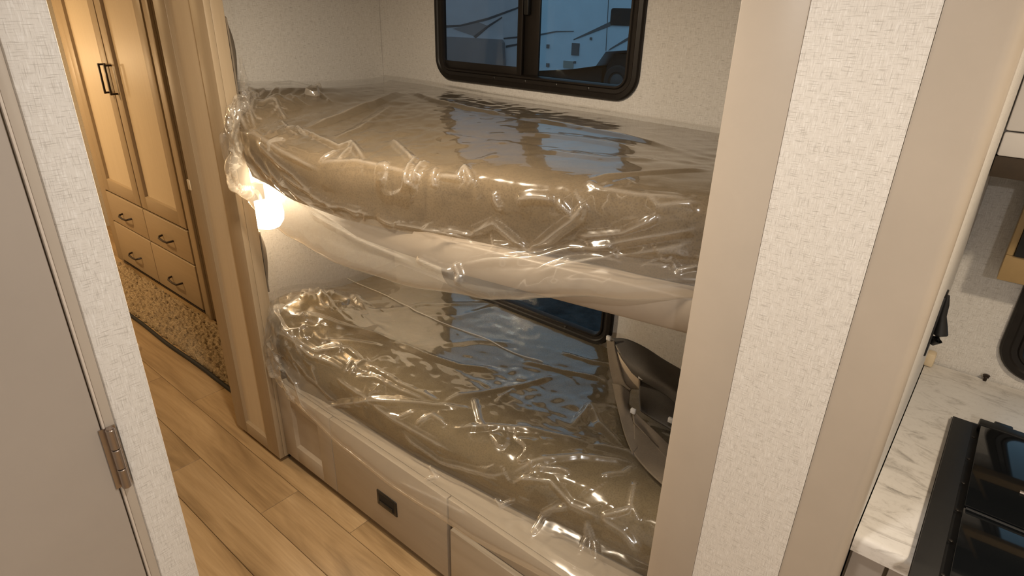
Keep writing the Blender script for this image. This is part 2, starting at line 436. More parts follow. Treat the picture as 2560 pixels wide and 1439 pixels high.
# wall at left with a closed door (faces the camera)
YD = .85
wl = thing('wall_left', (-.2, YD+.02, 0), 'wallpapered wall edge beside taupe hinged door at far left', kind='structure')
o = MB().bbox(.187, .239, YD, YD+.04, .001, CEIL-.001, .004).build('wallpaper_jamb', M['paper'], wl); autosmooth(o)
MB().box(-.46, .187, YD, YD+.04, 1.985, CEIL-.001).box(X_ROOM0, -.46, YD, YD+.04, .001, CEIL-.001).build('wall_panel', M['paper'], wl)
o = MB().bbox(.1745, .1872, YD+.003, YD+.04, .001, 1.985, .002).build('jamb_trim', M['tan'], wl); autosmooth(o)
o = MB().bbox(.1712, .1745, YD+.0015, YD+.02, .001, 1.985, .0012).build('door_stop_bead', mat_plain('light_bead', (.60, .53, .46), .35, .02), wl); autosmooth(o)
d1 = thing('door_1', (-.14, YD+.02, .012), 'plain taupe interior door hinged at its right edge', kind='structure')
o = MB().bbox(-.455, .1695, YD+.003, YD+.036, .012, 1.98, .003).build('door_slab', M['door'], d1); autosmooth(o)
def hinge(zc, ln=.102):
    mb = MB()
    hx, hy = .1775, YD-.0045
    for k in range(3):
        a = zc-ln/2+ln*k/3+.0006; b2 = zc-ln/2+ln*(k+1)/3-.0006
        mb.lathe((hx, hy, a), (0, 0, 1), [(.0052, 0), (.006, .001), (.006, b2-a-.001), (.0052, b2-a)], 16)
    h = mb.build('hinge', M['nickel'], d1); autosmooth(h)
    MB().box(hx-.012, hx+.008, YD+.0008, YD+.0026, zc-ln/2, zc+ln/2).build('hinge_leaf', M['nickel'], h)
    o = MB().lathe((hx, hy, zc+ln/2), (0, 0, 1), [(.0045, -.001), (.0045, .0012), (.002, .0022)], 12).build('hinge_pin', M['nickel'], h); autosmooth(o)
for zc in (1.163, .22, 1.80): hinge(zc)

# ceiling light fixtures (above the frame)
for i, (x, y, p) in enumerate(KITCHEN_LIGHTS+HALL_LIGHTS+BED_LIGHTS):
    where = ['ceiling between the narrow wall and the taupe door', 'ceiling at the wall opposite the counter', 'kitchen ceiling, added to brighten the counter', 'hallway ceiling in front of the bunks', 'bedroom ceiling in front of the wardrobe'][i]
    t = thing('ceiling_light', (x, y, CEIL-.02), 'round white flush light on the '+where, 'ceiling light', 'ceiling lights')
    o = MB().lathe((x, y, CEIL-.018), (0, 0, 1), [(.075, 0), (.082, .006), (.082, .017)], 32).build('housing', M['white'], t); autosmooth(o)
    o = MB().lathe((x, y, CEIL-.0205), (0, 0, 1), [(.058, 0), (.060, .002), (.060, .003)], 32).build('diffuser', M['led'], t); autosmooth(o)

# ------------------------------------------------------------------ windows
def rrect(y0, y1, z0, z1, r, n=8):
    pts = []
    for cy, cz, a0 in ((y1-r, z1-r, 0), (y0+r, z1-r, 90), (y0+r, z0+r, 180), (y1-r, z0+r, 270)):
        for k in range(n+1):
            a = math.radians(a0+90*k/n); pts.append((cy+r*math.cos(a), cz+r*math.sin(a)))
    return pts
def ring_frame(mb, y0, y1, z0, z1, r, profile, n=8):
    """sweep a profile [(inset, x)] around a rounded rectangle"""
    rings = []
    for ins_, xx in profile:
        rings.append([(xx, p[0], p[1]) for p in rrect(y0+ins_, y1-ins_, z0+ins_, z1-ins_, max(r-ins_, .012), n)])
    m_ = len(rings[0]); b = len(mb.v)
    for q in rings: mb.v += q
    for i in range(len(rings)):
        i2 = (i+1) % len(rings)
        for j in range(m_):
            mb.f.append((b+i*m_+j, b+i*m_+(j+1) % m_, b+i2*m_+(j+1) % m_, b+i2*m_+j)); mb.m.append(0)
    return mb
def window(name, W, label, mull=None, screws=()):
    y0, y1, z0, z1 = W
    t = thing(name, (XB, (y0+y1)/2, z0), label, kind='structure')
    prof = [(0, XB-.001), (.001, XB-.010), (.006, XB-.016), (.020, XB-.018), (.024, XB-.014), (.036, XB-.013), (.040, XB-.018), (.046, XB-.018), (.050, XB-.010), (.051, XB+.004), (.046, XB+.008), (.034, XB+.016), (.028, XB+.016), (.028, XB-.001)]
    mb = MB(); ring_frame(mb, y0, y1, z0, z1, .085, prof)
    autosmooth(mb.build('window_frame', M['frame'], t), 30)
    iy0, iy1, iz0, iz1 = y0+.05, y1-.05, z0+.05, z1-.05
    if mull:
        ma, mb_ = mull
        f = MB()
        f.bbox(XB-.012, XB+.002, mb_-.024, mb_, iz0-.004, iz1+.004, .003)
        f.bbox(XB+.003, XB+.014, ma, mb_-.012, iz0-.004, iz1+.004, .003)
        f.bbox(XB-.010, XB+.002, mb_-.001, iy1+.004, iz0-.006, iz0+.026, .003)
        o = f.build('sliding_sash', M['frame'], t); autosmooth(o)
        o = MB().bbox(XB-.016, XB+.002, mb_-.050, mb_-.030, iz0+.20, iz0+.30, .004).build('sash_latch', M['black'], t); autosmooth(o)
        MB().box(XB-.005, XB-.001, mb_-.004, iy1+.006, iz0+.02, iz1+.006).build('pane', M['glass2'], t)
        MB().box(XB+.006, XB+.010, iy0-.006, ma+.004, iz0-.006, iz1+.006).build('pane', M['glass'], t)
    else:
        MB().box(XB+.004, XB+.008, iy0-.006, iy1+.006, iz0-.006, iz1+.006).build('pane', M['glass'], t)
    for s in screws:
        o = MB().lathe((XB-.0125, s, z0+.030), (-1, 0, 0), [(.0055, -.003), (.0055, .0015), (.003, .003)], 12).build('screw', M['screw'], t); autosmooth(o)
    return t
window('window_1', W1, 'black-framed sliding window above the upper bunk', (1.405, 1.493), (1.60, 1.45, 1.31, 1.175))
window('window_2', W2, 'black-framed window half hidden behind the upper bunk', None, (1.20, 1.45))
window('window_3', W3, 'black-framed kitchen window behind the counter', None, (-.4,))

# ------------------------------------------------------------------ pillar panel at the left end of the bunks
def panel_face(parent, x, y0, y1, z0, z1, sw, rw, dep=.009, bev=.012, mat=None, matr=None, th=.02, toprail=True):
    """five-piece frame and recessed panel facing -X"""
    mat = mat or M['wood']; matr = matr or M['woodY']
    o = MB().bbox(x, x+th, y0, y0+sw, z0, z1, .0015).build('stile', mat, parent); autosmooth(o)
    o = MB().bbox(x, x+th, y1-sw, y1, z0, z1, .0015).build('stile', mat, parent); autosmooth(o)
    o = MB().bbox(x+.0002, x+th, y0+sw, y1-sw, z0, z0+rw, .0012).build('rail', matr, parent); autosmooth(o)
    if toprail:
        o = MB().bbox(x+.0002, x+th, y0+sw, y1-sw, z1-rw, z1, .0012).build('rail', matr, parent); autosmooth(o)
    a0, a1, c0, c1 = y0+sw, y1-sw, z0+rw, z1-(rw if toprail else 0)
    # bevelled sticking + flat panel
    v = [(x+.001, a0, c0), (x+.001, a1, c0), (x+.001, a1, c1), (x+.001, a0, c1),
         (x+dep, a0+bev, c0+bev), (x+dep, a1-bev, c0+bev), (x+dep, a1-bev, c1-bev), (x+dep, a0+bev, c1-bev)]
    mb = MB(); mb.add(v, [(0,1,5,4),(1,2,6,5),(2,3,7,6),(3,0,4,7)]); mb.build('panel_moulding', mat, parent, fixn=False)
    MB().box(x+dep, x+dep+.004, a0+bev-.001, a1-bev+.001, c0+bev-.001, c1-bev+.001).build('panel', M['woodP'] if mat == M['wood'] else mat, parent)

XP = .955
pl = thing('pillar_panel', (XP+.03, 2.165, .02), 'tall tan framed pillar panel at the left end of the bunks', 'pillar')
panel_face(pl, XP, 1.992, 2.342, .022, 2.055, .090, .060)
o = MB().bbox(XP+.0205, XP+.061, 1.992, 2.342, .022, 2.055, .0015).build('core', M['wood'], pl); autosmooth(o)
MB().box(XP+.045, XP+.058, 2.00, 2.335, .001, .021).build('toe_block', M['dark'], pl)
o = MB().bbox(XP-.0035, XP+.006, 2.330, 2.352, 1.10, 1.14, .003).build('catch_plate', M['pale'], pl); autosmooth(o)

# ------------------------------------------------------------------ base cabinet under the lower bunk
bc = thing('bunk_base_cabinet', (XF+.3, 1.0, .04), 'greige storage cabinet under the lower bunk', 'cabinet')
MB().box(XF+.022, XB-.004, .066, 1.988, .045, .385).build('body', M['cab'], bc)
MB().box(XF+.05, XF+.07, .066, 1.988, .001, .044).build('toe_kick', M['dark'], bc)
panel_face(bc, XF, 1.640, 1.986, .040, .385, .085, .075, .010, .014, M['cab'], M['cab'])
dr = MB().bbox(XF, XF+.021, 1.038, 1.637, .040, .385, .002).build('door', M['cab'], bc); autosmooth(dr)
# flush pull latch
lt = MB().bbox(XF-.004, XF+.004, 1.280, 1.385, .148, .214, .0035).build('latch', M['black'], bc); autosmooth(lt)
MB().box(XF-.0046, XF-.0036, 1.292, 1.373, .158, .204).build('latch_recess', M['dark'], lt)
o = MB().bbox(XF-.0075, XF-.0044, 1.298, 1.366, .160, .176, .001).build('latch_paddle', M['black'], lt); autosmooth(o)
o = MB().bbox(XF+.004, XF+.021, .068, 1.034, .290, .385, .002).build('rail', M['cab'], bc); autosmooth(o)
o = MB().bbox(XF-.012, XF+.021, .068, 1.012, .040, .286, .003).build('drawer_front', M['cab'], bc); autosmooth(o)

# upper bunk board with bowed front
ub = MB()
front = [(.066, 1.13), (.25, 1.125), (.42, 1.11), (.70, 1.06), (1.0, 1.01), (1.4, 1.00), (1.6, 1.05), (1.8, 1.14), (2.26, 1.20)]
rings = []
for y, xf in front:
    rings.append([(xf+.006, y, 1.135), (xf, y, 1.143), (xf, y, 1.213), (xf+.006, y, 1.220), (XB-.002, y, 1.220), (XB-.002, y, 1.135)])
ub.loft(rings)
o = tag(ub.build('bunk_board', mat_plain('greige_bunk_board', (.35, .295, .235), .4, .03, 10, .04)), 'pale greige bunk board carrying the upper mattress', 'bunk board'); autosmooth(o, 50)

# ------------------------------------------------------------------ mattresses and their plastic wrap
def interp_sections(secs, ys):
    """secs: {y: [(x,z)...]} -> array [len(ys), n, 2], smooth in y"""
    keys = np.array(sorted(secs)); arr = np.array([secs[k] for k in keys])
    out = np.zeros((len(ys), arr.shape[1], 2))
    for i, y in enumerate(ys):
        k = int(np.clip(np.searchsorted(keys, y)-1, 0, len(keys)-2))
        t = (y-keys[k])/(keys[k+1]-keys[k]); t = min(max(t, 0), 1)
        p0 = arr[max(k-1, 0)]; p1 = arr[k]; p2 = arr[k+1]; p3 = arr[min(k+2, len(keys)-1)]
        out[i] = .5*((2*p1)+(-p0+p2)*t+(2*p0-5*p1+4*p2-p3)*t*t+(-p0+3*p1-3*p2+p3)*t**3) if 0 else p1+(p2-p1)*(t*t*(3-2*t)*.5+t*.5)
    return out
def resample(poly, n):
    # smooth the section (chaikin) then resample by arc length
    p = poly
    for _ in range(3):
        q = np.zeros((2*len(p), 2)); q[0] = p[0]; q[-1] = p[-1]
        a = .75*p[:-1]+.25*p[1:]; b = .25*p[:-1]+.75*p[1:]
        q = np.empty((2*(len(p)-1)+2, 2)); q[0] = p[0]; q[-1] = p[-1]; q[1:-1:2] = a; q[2:-1:2] = b
        p = q
    d = np.r_[0, np.cumsum(np.linalg.norm(np.diff(p, axis=0), axis=1))]
    s = np.linspace(0, d[-1], n)
    return np.stack([np.interp(s, d, p[:, 0]), np.interp(s, d, p[:, 1])], 1)
def grid_normals(P):
    du = np.gradient(P, axis=0); dv = np.gradient(P, axis=1)
    n = np.cross(du, dv); n /= np.linalg.norm(n, axis=2, keepdims=True)+1e-9
    return n
def blur(a, k):
    for _ in range(k):
        b = a.copy()
        b[1:-1] = (a[:-2]+2*a[1:-1]+a[2:])/4; a = b
        b = a.copy()
        b[:, 1:-1] = (a[:, :-2]+2*a[:, 1:-1]+a[:, 2:])/4; a = b
    return a
def seg_dist(Q, pts):
    """distance of every grid point (s,v metres) to a polyline, plus arc fraction"""
    best = np.full(Q.shape[:2], 9.); frac = np.zeros(Q.shape[:2])
    pts = np.array(pts); L_ = np.linalg.norm(np.diff(pts, axis=0), axis=1); tot = L_.sum(); acc = 0
    for a, b, l in zip(pts[:-1], pts[1:], L_):
        ab = b-a; t = np.clip(((Q-a)@ab)/(ab@ab+1e-12), 0, 1)
        d = np.linalg.norm(Q-(a+t[..., None]*ab), axis=2)
        m = d < best; best[m] = d[m]; frac[m] = ((acc+t*l)/tot)[m]; acc += l
    return best, frac
def facets(Q, cy, ca, seed, lo_=-1., hi=1.):
    """crumpled-paper height: random heights interpolated over a jittered triangle lattice"""
    rng = np.random.default_rng(seed)
    y0, a0 = Q[..., 0].min()-2*cy, Q[..., 1].min()-2*ca
    ny = int((Q[..., 0].max()-y0)/cy)+4; na = int((Q[..., 1].max()-a0)/ca)+4
    H_ = rng.uniform(lo_, hi, (ny, na)); S_ = rng.uniform(-.5, .5, (ny, na))
    w1 = blur(rng.normal(size=Q.shape[:2]), 30); w1 /= w1.std(); w2 = blur(rng.normal(size=Q.shape[:2]), 30); w2 /= w2.std()
    u = (Q[..., 0]-y0)/cy+.35*w1; v = (Q[..., 1]-a0)/ca+.35*w2
    u = np.clip(u, 0, ny-2.001); v = np.clip(v, 0, na-2.001)
    i = u.astype(int); j = v.astype(int); fu = u-i; fv = v-j
    h00, h10, h01, h11 = H_[i, j], H_[i+1, j], H_[i, j+1], H_[i+1, j+1]
    flip = (S_[i, j] > 0)
    d1 = np.where(fu+fv < 1, h00+(h10-h00)*fu+(h01-h00)*fv, h11+(h01-h11)*(1-fu)+(h10-h11)*(1-fv))
    d2 = np.where(fu > fv, h00+(h10-h00)*fu+(h11-h10)*fv, h00+(h01-h00)*fv+(h11-h01)*fu)
    return np.where(flip, d1, d2)
def film_sheet(name, secs, y0, y1, ny, nv, excess, lift, folds, seed, flap=.78, iters=130, dmax=.05, bend=.12, adhere=.006):
    """a sheet cut larger than what it covers: relaxed with distance constraints so that it buckles into creases"""
    rng = np.random.default_rng(seed)
    ys = np.linspace(y0, y1, ny)
    S = interp_sections(secs, ys)
    P = np.zeros((ny, nv, 3))
    for i in range(ny):
        q = resample(S[i], nv); P[i, :, 0] = q[:, 0]; P[i, :, 1] = ys[i]; P[i, :, 2] = q[:, 1]
    n = grid_normals(P)
    if n[ny//2, nv//5, 2] < 0: n = -n
    n = blur(n, 3); n /= np.linalg.norm(n, axis=2, keepdims=True)
    vfrac = np.linspace(0, 1, nv)[None, :]*np.ones((ny, 1)); yy = ys[:, None]*np.ones((1, nv))
    ex = excess(yy, vfrac); lf = lift(yy, vfrac)
    arc = np.concatenate([np.zeros((ny, 1)), np.cumsum(np.linalg.norm(np.diff(P, axis=1), axis=2), axis=1)], 1)
    Q = np.stack([yy, arc], 2)
    h0 = np.zeros((ny, nv))
    for pts, amp, wd in folds:
        d, fr = seg_dist(Q, pts)
        h0 = np.maximum(h0, amp*(.75*np.clip(1-d/(wd*1.5), 0, 1)+.25*np.exp(-(d/(wd*2.5))**2))*np.clip(np.sin(np.pi*np.clip(fr, .02, .98))*2.2, 0, 1))
    def rnd(k, ay=1):
        a_ = blur(rng.normal(size=(ny//ay+1, nv)), k); a_ = np.repeat(a_, ay, 0)[:ny]
        if ay > 1: a_ = blur(a_, ay)
        return a_/a_.std()
    r1, r2, r3 = rnd(40), rnd(8, 3), rnd(3)
    X = P+n*(h0+lf*.4+(np.abs(r1)*.010+np.abs(r2)*.004+np.abs(r3)*.0006)*np.clip(ex*16, .03, 1))[..., None]
    tan = None
    H = P+n*h0[..., None]
    def rest(a, b, A, B):
        return np.linalg.norm(P[b]-P[a], axis=2)*(1+.5*(ex[a]+ex[b]))
    sl = slice
    cons = []
    for (di, dj, st) in ((1, 0, 1.), (0, 1, 1.), (1, 1, .7), (1, -1, .7), (2, 0, bend), (0, 2, bend)):
        ia = (sl(0, ny-di), sl(0, nv-dj) if dj >= 0 else sl(-dj, nv))
        ib = (sl(di, ny), sl(dj, nv) if dj >= 0 else sl(0, nv+dj))
        cons.append((ia, ib, np.maximum(np.linalg.norm(P[ib]-P[ia], axis=2)*(1+.5*(ex[ia]+ex[ib])), np.linalg.norm(H[ib]-H[ia], axis=2)), st))
    for it in range(iters):
        corr = np.zeros_like(X); cnt = np.zeros((ny, nv, 1))
        for ia, ib, r0, st in cons:
            d = X[ib]-X[ia]; l = np.linalg.norm(d, axis=2)+1e-9
            g = (d*((l-r0)/l*.5*st)[..., None])
            corr[ia] += g; corr[ib] -= g
            cnt[ia] += st; cnt[ib] += st
        X += corr/np.maximum(cnt, 1)*1.6
        D = X-P; dn = (D*n).sum(2)
        Dt = D-n*dn[..., None]
        Dt *= .985
        tgt = np.maximum(h0, lf)
        dn = dn+(tgt-dn)*adhere
        dn = np.clip(dn, 0.0, np.maximum(dmax, tgt*1.4))
        X = P+Dt+n*dn[..., None]
    soft = X-P-n*h0[..., None]
    X = P+n*h0[..., None]+blur(soft, 4)
    mk = np.clip(ex*30-.15, 0, 1)
    fac = facets(Q, .085, .055, seed+1)*.0150+facets(Q, .036, .028, seed+2)*.0042
    gate = np.clip(blur(rng.normal(size=(ny, nv)), 60)*260, -1, 1)*.5+.6
    X = X+n*((fac+.010)*mk*gate)[..., None]
    big = facets(Q, .30, .16, seed+3)*.0035*np.clip(vfrac*6, 0, 1)*np.clip((1-vfrac)*6, 0, 1)
    X = X+n*(blur(big, 3)+.003)[..., None]
    # light caught by creases, painted as whitening along fold crests and sharp bends
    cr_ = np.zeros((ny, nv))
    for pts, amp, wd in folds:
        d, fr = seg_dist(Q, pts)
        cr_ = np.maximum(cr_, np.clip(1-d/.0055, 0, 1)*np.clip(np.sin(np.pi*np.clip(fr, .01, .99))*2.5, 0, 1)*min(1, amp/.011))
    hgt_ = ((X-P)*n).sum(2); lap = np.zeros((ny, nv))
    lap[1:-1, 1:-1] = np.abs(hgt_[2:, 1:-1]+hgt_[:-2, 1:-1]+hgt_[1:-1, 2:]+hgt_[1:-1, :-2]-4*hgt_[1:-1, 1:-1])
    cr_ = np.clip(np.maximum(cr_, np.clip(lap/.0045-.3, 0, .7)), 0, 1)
    me = bpy.data.meshes.new(name)
    idx = np.arange(ny*nv).reshape(ny, nv)
    F = np.stack([idx[:-1, :-1], idx[1:, :-1], idx[1:, 1:], idx[:-1, 1:]], -1).reshape(-1, 4)
    c = np.array([X[..., 0].mean(), X[..., 1].mean(), X[..., 2].min()])
    V = (X-c).reshape(-1, 3)
    me.vertices.add(len(V)); me.vertices.foreach_set('co', V.ravel())
    me.loops.add(F.size); me.loops.foreach_set('vertex_index', F.ravel().astype(np.int32))
    me.polygons.add(len(F)); me.polygons.foreach_set('loop_start', np.arange(0, F.size, 4, dtype=np.int32))
    me.update(calc_edges=True); me.validate()
    at = me.attributes.new('crease_glint', 'FLOAT', 'POINT'); at.data.foreach_set('value', cr_.ravel().astype(np.float32))
    me.materials.append(M['film']); me.materials.append(M['film2'])
    me.polygons.foreach_set('material_index', np.repeat((np.linspace(0, 1, nv)[None, :-1] > flap), ny-1, 0).astype(np.int32).ravel())
    me.shade_smooth()
    o = bpy.data.objects.new(name, me); COL.objects.link(o); o.location = c
    o_grid[o.name] = (X, Q, n)
    return o
o_grid = {}
def mattress(name, secs, y0, y1, nb, zbot, mat, inset, label, quilt=0):
    ys = np.linspace(y0, y1, 60); S = interp_sections(secs, ys)
    mb = MB(); rings = []
    for i, y in enumerate(ys):
        e = min(1, min(y-y0, y1-y)/.03); e = math.sin(max(0, e)*math.pi/2)
        q = S[i][:nb].copy(); q[:, 1] -= inset; q[-3:, 0] += inset
        zc = (q[0, 1]+zbot)/2
        r = resample(q, 40)
        pts = [(p[0], y, zc+(p[1]-zc)*(.75+.25*e)) for p in r]
        xb = pts[-1][0]
        pts += [(xb+.015, y, zbot), (XB-.03, y, zbot)]
        rings.append(pts)
    mb.loft(rings)
    o = mb.build(name, mat); autosmooth(o, 50)
    return tag(o, label, 'mattress')

def up(y, xe, ze, zt, xf, zf, zb=1.437, xm=None):
    """upper bunk section: back wall, top, front edge, face, tuck line, hanging flap"""
    return [(1.832, zb+.012), (1.80, zb), (1.45, zb+.004), (xe+.16, ze+.028), (xe+.03, ze+.012), (xe, ze-.022), (xe+.004, zt+.03), (xe+.006, zt), (xf, zf+.05), (xf+.004, zf), (xf+.07, zf+.012), (xf+.13, zf+.035)]
UP = {
    .07: up(.07, 1.16, 1.415, 1.285, 1.145, 1.235, 1.425),
    .38: up(.38, 1.14, 1.405, 1.275, 1.12, 1.215, 1.425),
    .60: up(.60, 1.10, 1.400, 1.265, 1.05, 1.175, 1.425),
    .90: up(.90, 1.04, 1.392, 1.235, .965, 1.110, 1.43),
    1.15: up(1.15, .985, 1.375, 1.22, .935, 1.080, 1.435),
    1.40: up(1.40, .945, 1.362, 1.215, .915, 1.075, 1.437),
    1.62: up(1.62, .93, 1.365, 1.225, .915, 1.095, 1.44),
    1.80: up(1.80, .935, 1.385, 1.25, .92, 1.135, 1.445),
    1.93: up(1.93, .95, 1.425, 1.30, .925, 1.20, 1.45),
    1.985: up(1.985, 1.015, 1.45, 1.33, .985, 1.27, 1.452),
    2.06: up(2.06, 1.05, 1.45, 1.33, 1.035, 1.27, 1.452),
    2.255: up(2.255, 1.06, 1.45, 1.33, 1.05, 1.27, 1.452),
}
def lo(y, xe, ze, zt, xf, zf, zb=.568):
    return [(1.832, zb+.010), (1.80, zb), (1.45, zb+.004), (xe+.18, ze+.020), (xe+.05, ze+.006), (xe, ze-.035), (xe-.012, zt+.03), (xe-.014, zt), (xf, zf+.045), (xf, zf+.008), (xf+.006, zf), (xf+.014, zf+.006)]
LO = {
    .07: lo(.07, 1.13, .575, .46, .972, .40),
    .40: lo(.40, 1.12, .575, .46, .968, .395),
    .62: lo(.62, 1.10, .572, .45, .962, .375),
    .93: lo(.93, 1.07, .565, .44, .955, .335),
    1.26: lo(1.26, 1.04, .56, .43, .955, .315),
    1.55: lo(1.55, 1.03, .57, .44, .958, .330),
    1.75: lo(1.75, 1.02, .60, .47, .962, .365),
    1.90: lo(1.90, 1.005, .66, .52, .966, .405, .572),
    1.965: lo(1.965, 1.005, .70, .56, .975, .445, .575),
    2.03: lo(2.03, 1.06, .66, .55, 1.03, .48, .575),
    2.255: lo(2.255, 1.07, .62, .54, 1.04, .48, .575),
}
mattress('upper_mattress', UP, .075, 2.25, 8, 1.222, M['mattress'], .016, 'taupe upper bunk mattress wrapped in clear plastic')
mattress('lower_mattress', LO, .075, 2.25, 8, .388, M['mattress2'], .016, 'grey-brown lower bunk mattress wrapped in clear plastic')

# crease lines of the two covers, as (position along Y, distance from the back edge) in metres, height, width
UP_FOLDS = [([(1.868, 0.906), (1.786, 0.89), (1.6, 0.905), (1.453, 0.913)], 0.01, 0.01), ([(2.106, 0.658), (2.193, 0.495), (1.955, 0.552), (1.847, 0.565)], 0.008, 0.01), ([(1.687, 0.778), (1.7, 0.626), (1.739, 0.442), (1.812, 0.262)], 0.016, 0.022), ([(1.535, 0.792), (1.557, 0.673), (1.674, 0.436)], 0.007, 0.02), ([(1.821, 0.244), (1.604, 0.307), (1.414, 0.326), (1.232, 0.319)], 0.012, 0.014), ([(1.232, 0.319), (1.068, 0.313), (0.847, 0.318), (0.661, 0.359)], 0.01, 0.016), ([(1.094, 0.47), (0.92, 0.428), (0.743, 0.418)], 0.006, 0.02), ([(0.713, 0.713), (0.626, 0.629), (0.509, 0.504)], 0.008, 0.012), ([(0.929, 0.592), (0.765, 0.57), (0.635, 0.492)], 0.005, 0.02), ([(1.903, 0.797), (1.894, 0.745), (1.795, 0.775)], 0.012, 0.008), ([(1.808, 0.789), (1.682, 0.835), (1.7, 0.794), (1.613, 0.822)], 0.012, 0.008), ([(1.708, 0.791), (1.565, 0.812), (1.449, 0.827), (1.453, 0.783), (1.31, 0.851)], 0.014, 0.01), ([(1.457, 0.897), (1.436, 0.841)], 0.01, 0.007), ([(1.388, 0.879), (1.423, 0.807)], 0.01, 0.007), ([(1.474, 0.899), (1.323, 0.859), (1.141, 0.841)], 0.008, 0.01), ([(1.379, 0.7), (1.18, 0.8), (1.176, 0.784)], 0.012, 0.01), ([(1.18, 0.785), (1.137, 0.863), (1.12, 0.869)], 0.013, 0.007), ([(1.133, 0.792), (1.115, 0.863)], 0.012, 0.007), ([(1.081, 0.808), (1.063, 0.857)], 0.01, 0.008), ([(1.068, 0.828), (1.003, 0.812), (1.011, 0.781), (0.968, 0.806), (0.981, 0.825)], 0.013, 0.008), ([(0.903, 0.811), (0.899, 0.832), (0.881, 0.849)], 0.01, 0.008), ([(0.847, 0.814), (0.808, 0.795), (0.752, 0.779)], 0.013, 0.01), ([(0.752, 0.779), (0.708, 0.8), (0.678, 0.763)], 0.013, 0.008), ([(0.678, 0.763), (0.704, 0.803), (0.739, 0.843), (0.808, 0.928)], 0.016, 0.01), ([(0.808, 0.928), (0.903, 0.886), (0.977, 0.94)], 0.013, 0.01), ([(0.695, 0.73), (0.574, 0.716), (0.466, 0.687)], 0.01, 0.012), ([(0.704, 0.717), (0.665, 0.73)], 0.008, 0.007), ([(0.578, 0.704), (0.527, 0.721), (0.453, 0.687)], 0.01, 0.012), ([(0.7, 0.842), (0.591, 0.796), (0.518, 0.737)], 0.012, 0.008), ([(1.613, 1.003), (1.544, 1.027), (1.366, 0.992), (1.258, 0.984)], 0.01, 0.009), ([(1.258, 0.984), (1.18, 0.983), (1.076, 0.965), (0.964, 0.95)], 0.01, 0.009), ([(1.055, 0.951), (0.968, 0.941), (0.912, 0.882)], 0.01, 0.008), ([(1.639, 0.962), (1.535, 0.983), (1.384, 1.001)], 0.01, 0.01), ([(1.773, 0.898), (1.561, 0.954), (1.483, 0.992)], 0.01, 0.01), ([(0.964, 1.021), (0.817, 0.957), (0.769, 0.933), (0.708, 0.877), (0.574, 0.805), (0.44, 0.732)], 0.016, 0.012), ([(0.977, 1.021), (0.946, 1.045), (0.951, 1.067)], 0.013, 0.008), ([(1.094, 1.051), (1.011, 1.05), (0.964, 1.043)], 0.01, 0.01), ([(0.769, 0.97), (0.674, 0.904), (0.552, 0.827), (0.444, 0.762)], 0.01, 0.016), ([(0.514, 0.816), (0.496, 0.824), (0.488, 0.815), (0.47, 0.845)], 0.01, 0.007), ([(0.47, 0.847), (0.431, 0.813)], 0.01, 0.006), ([(1.816, 0.934), (1.674, 0.995), (1.578, 1.031)], 0.01, 0.012), ([(1.726, 0.949), (1.574, 1.006), (1.487, 1.031), (1.349, 1.047)], 0.012, 0.014), ([(1.539, 1.045), (1.297, 1.065), (1.089, 1.063)], 0.01, 0.014), ([(1.907, 0.944), (1.834, 0.978), (1.773, 1.025)], 0.008, 0.01), ([(2.081, 0.764), (1.951, 0.777), (1.873, 0.846)], 0.012, 0.007), ([(2.111, 0.791), (1.877, 0.887), (1.916, 0.959)], 0.012, 0.008), ([(2.098, 0.74), (1.912, 0.855), (1.825, 0.892)], 0.012, 0.008), ([(2.068, 0.711), (1.912, 0.825), (1.812, 0.872)], 0.012, 0.008)]
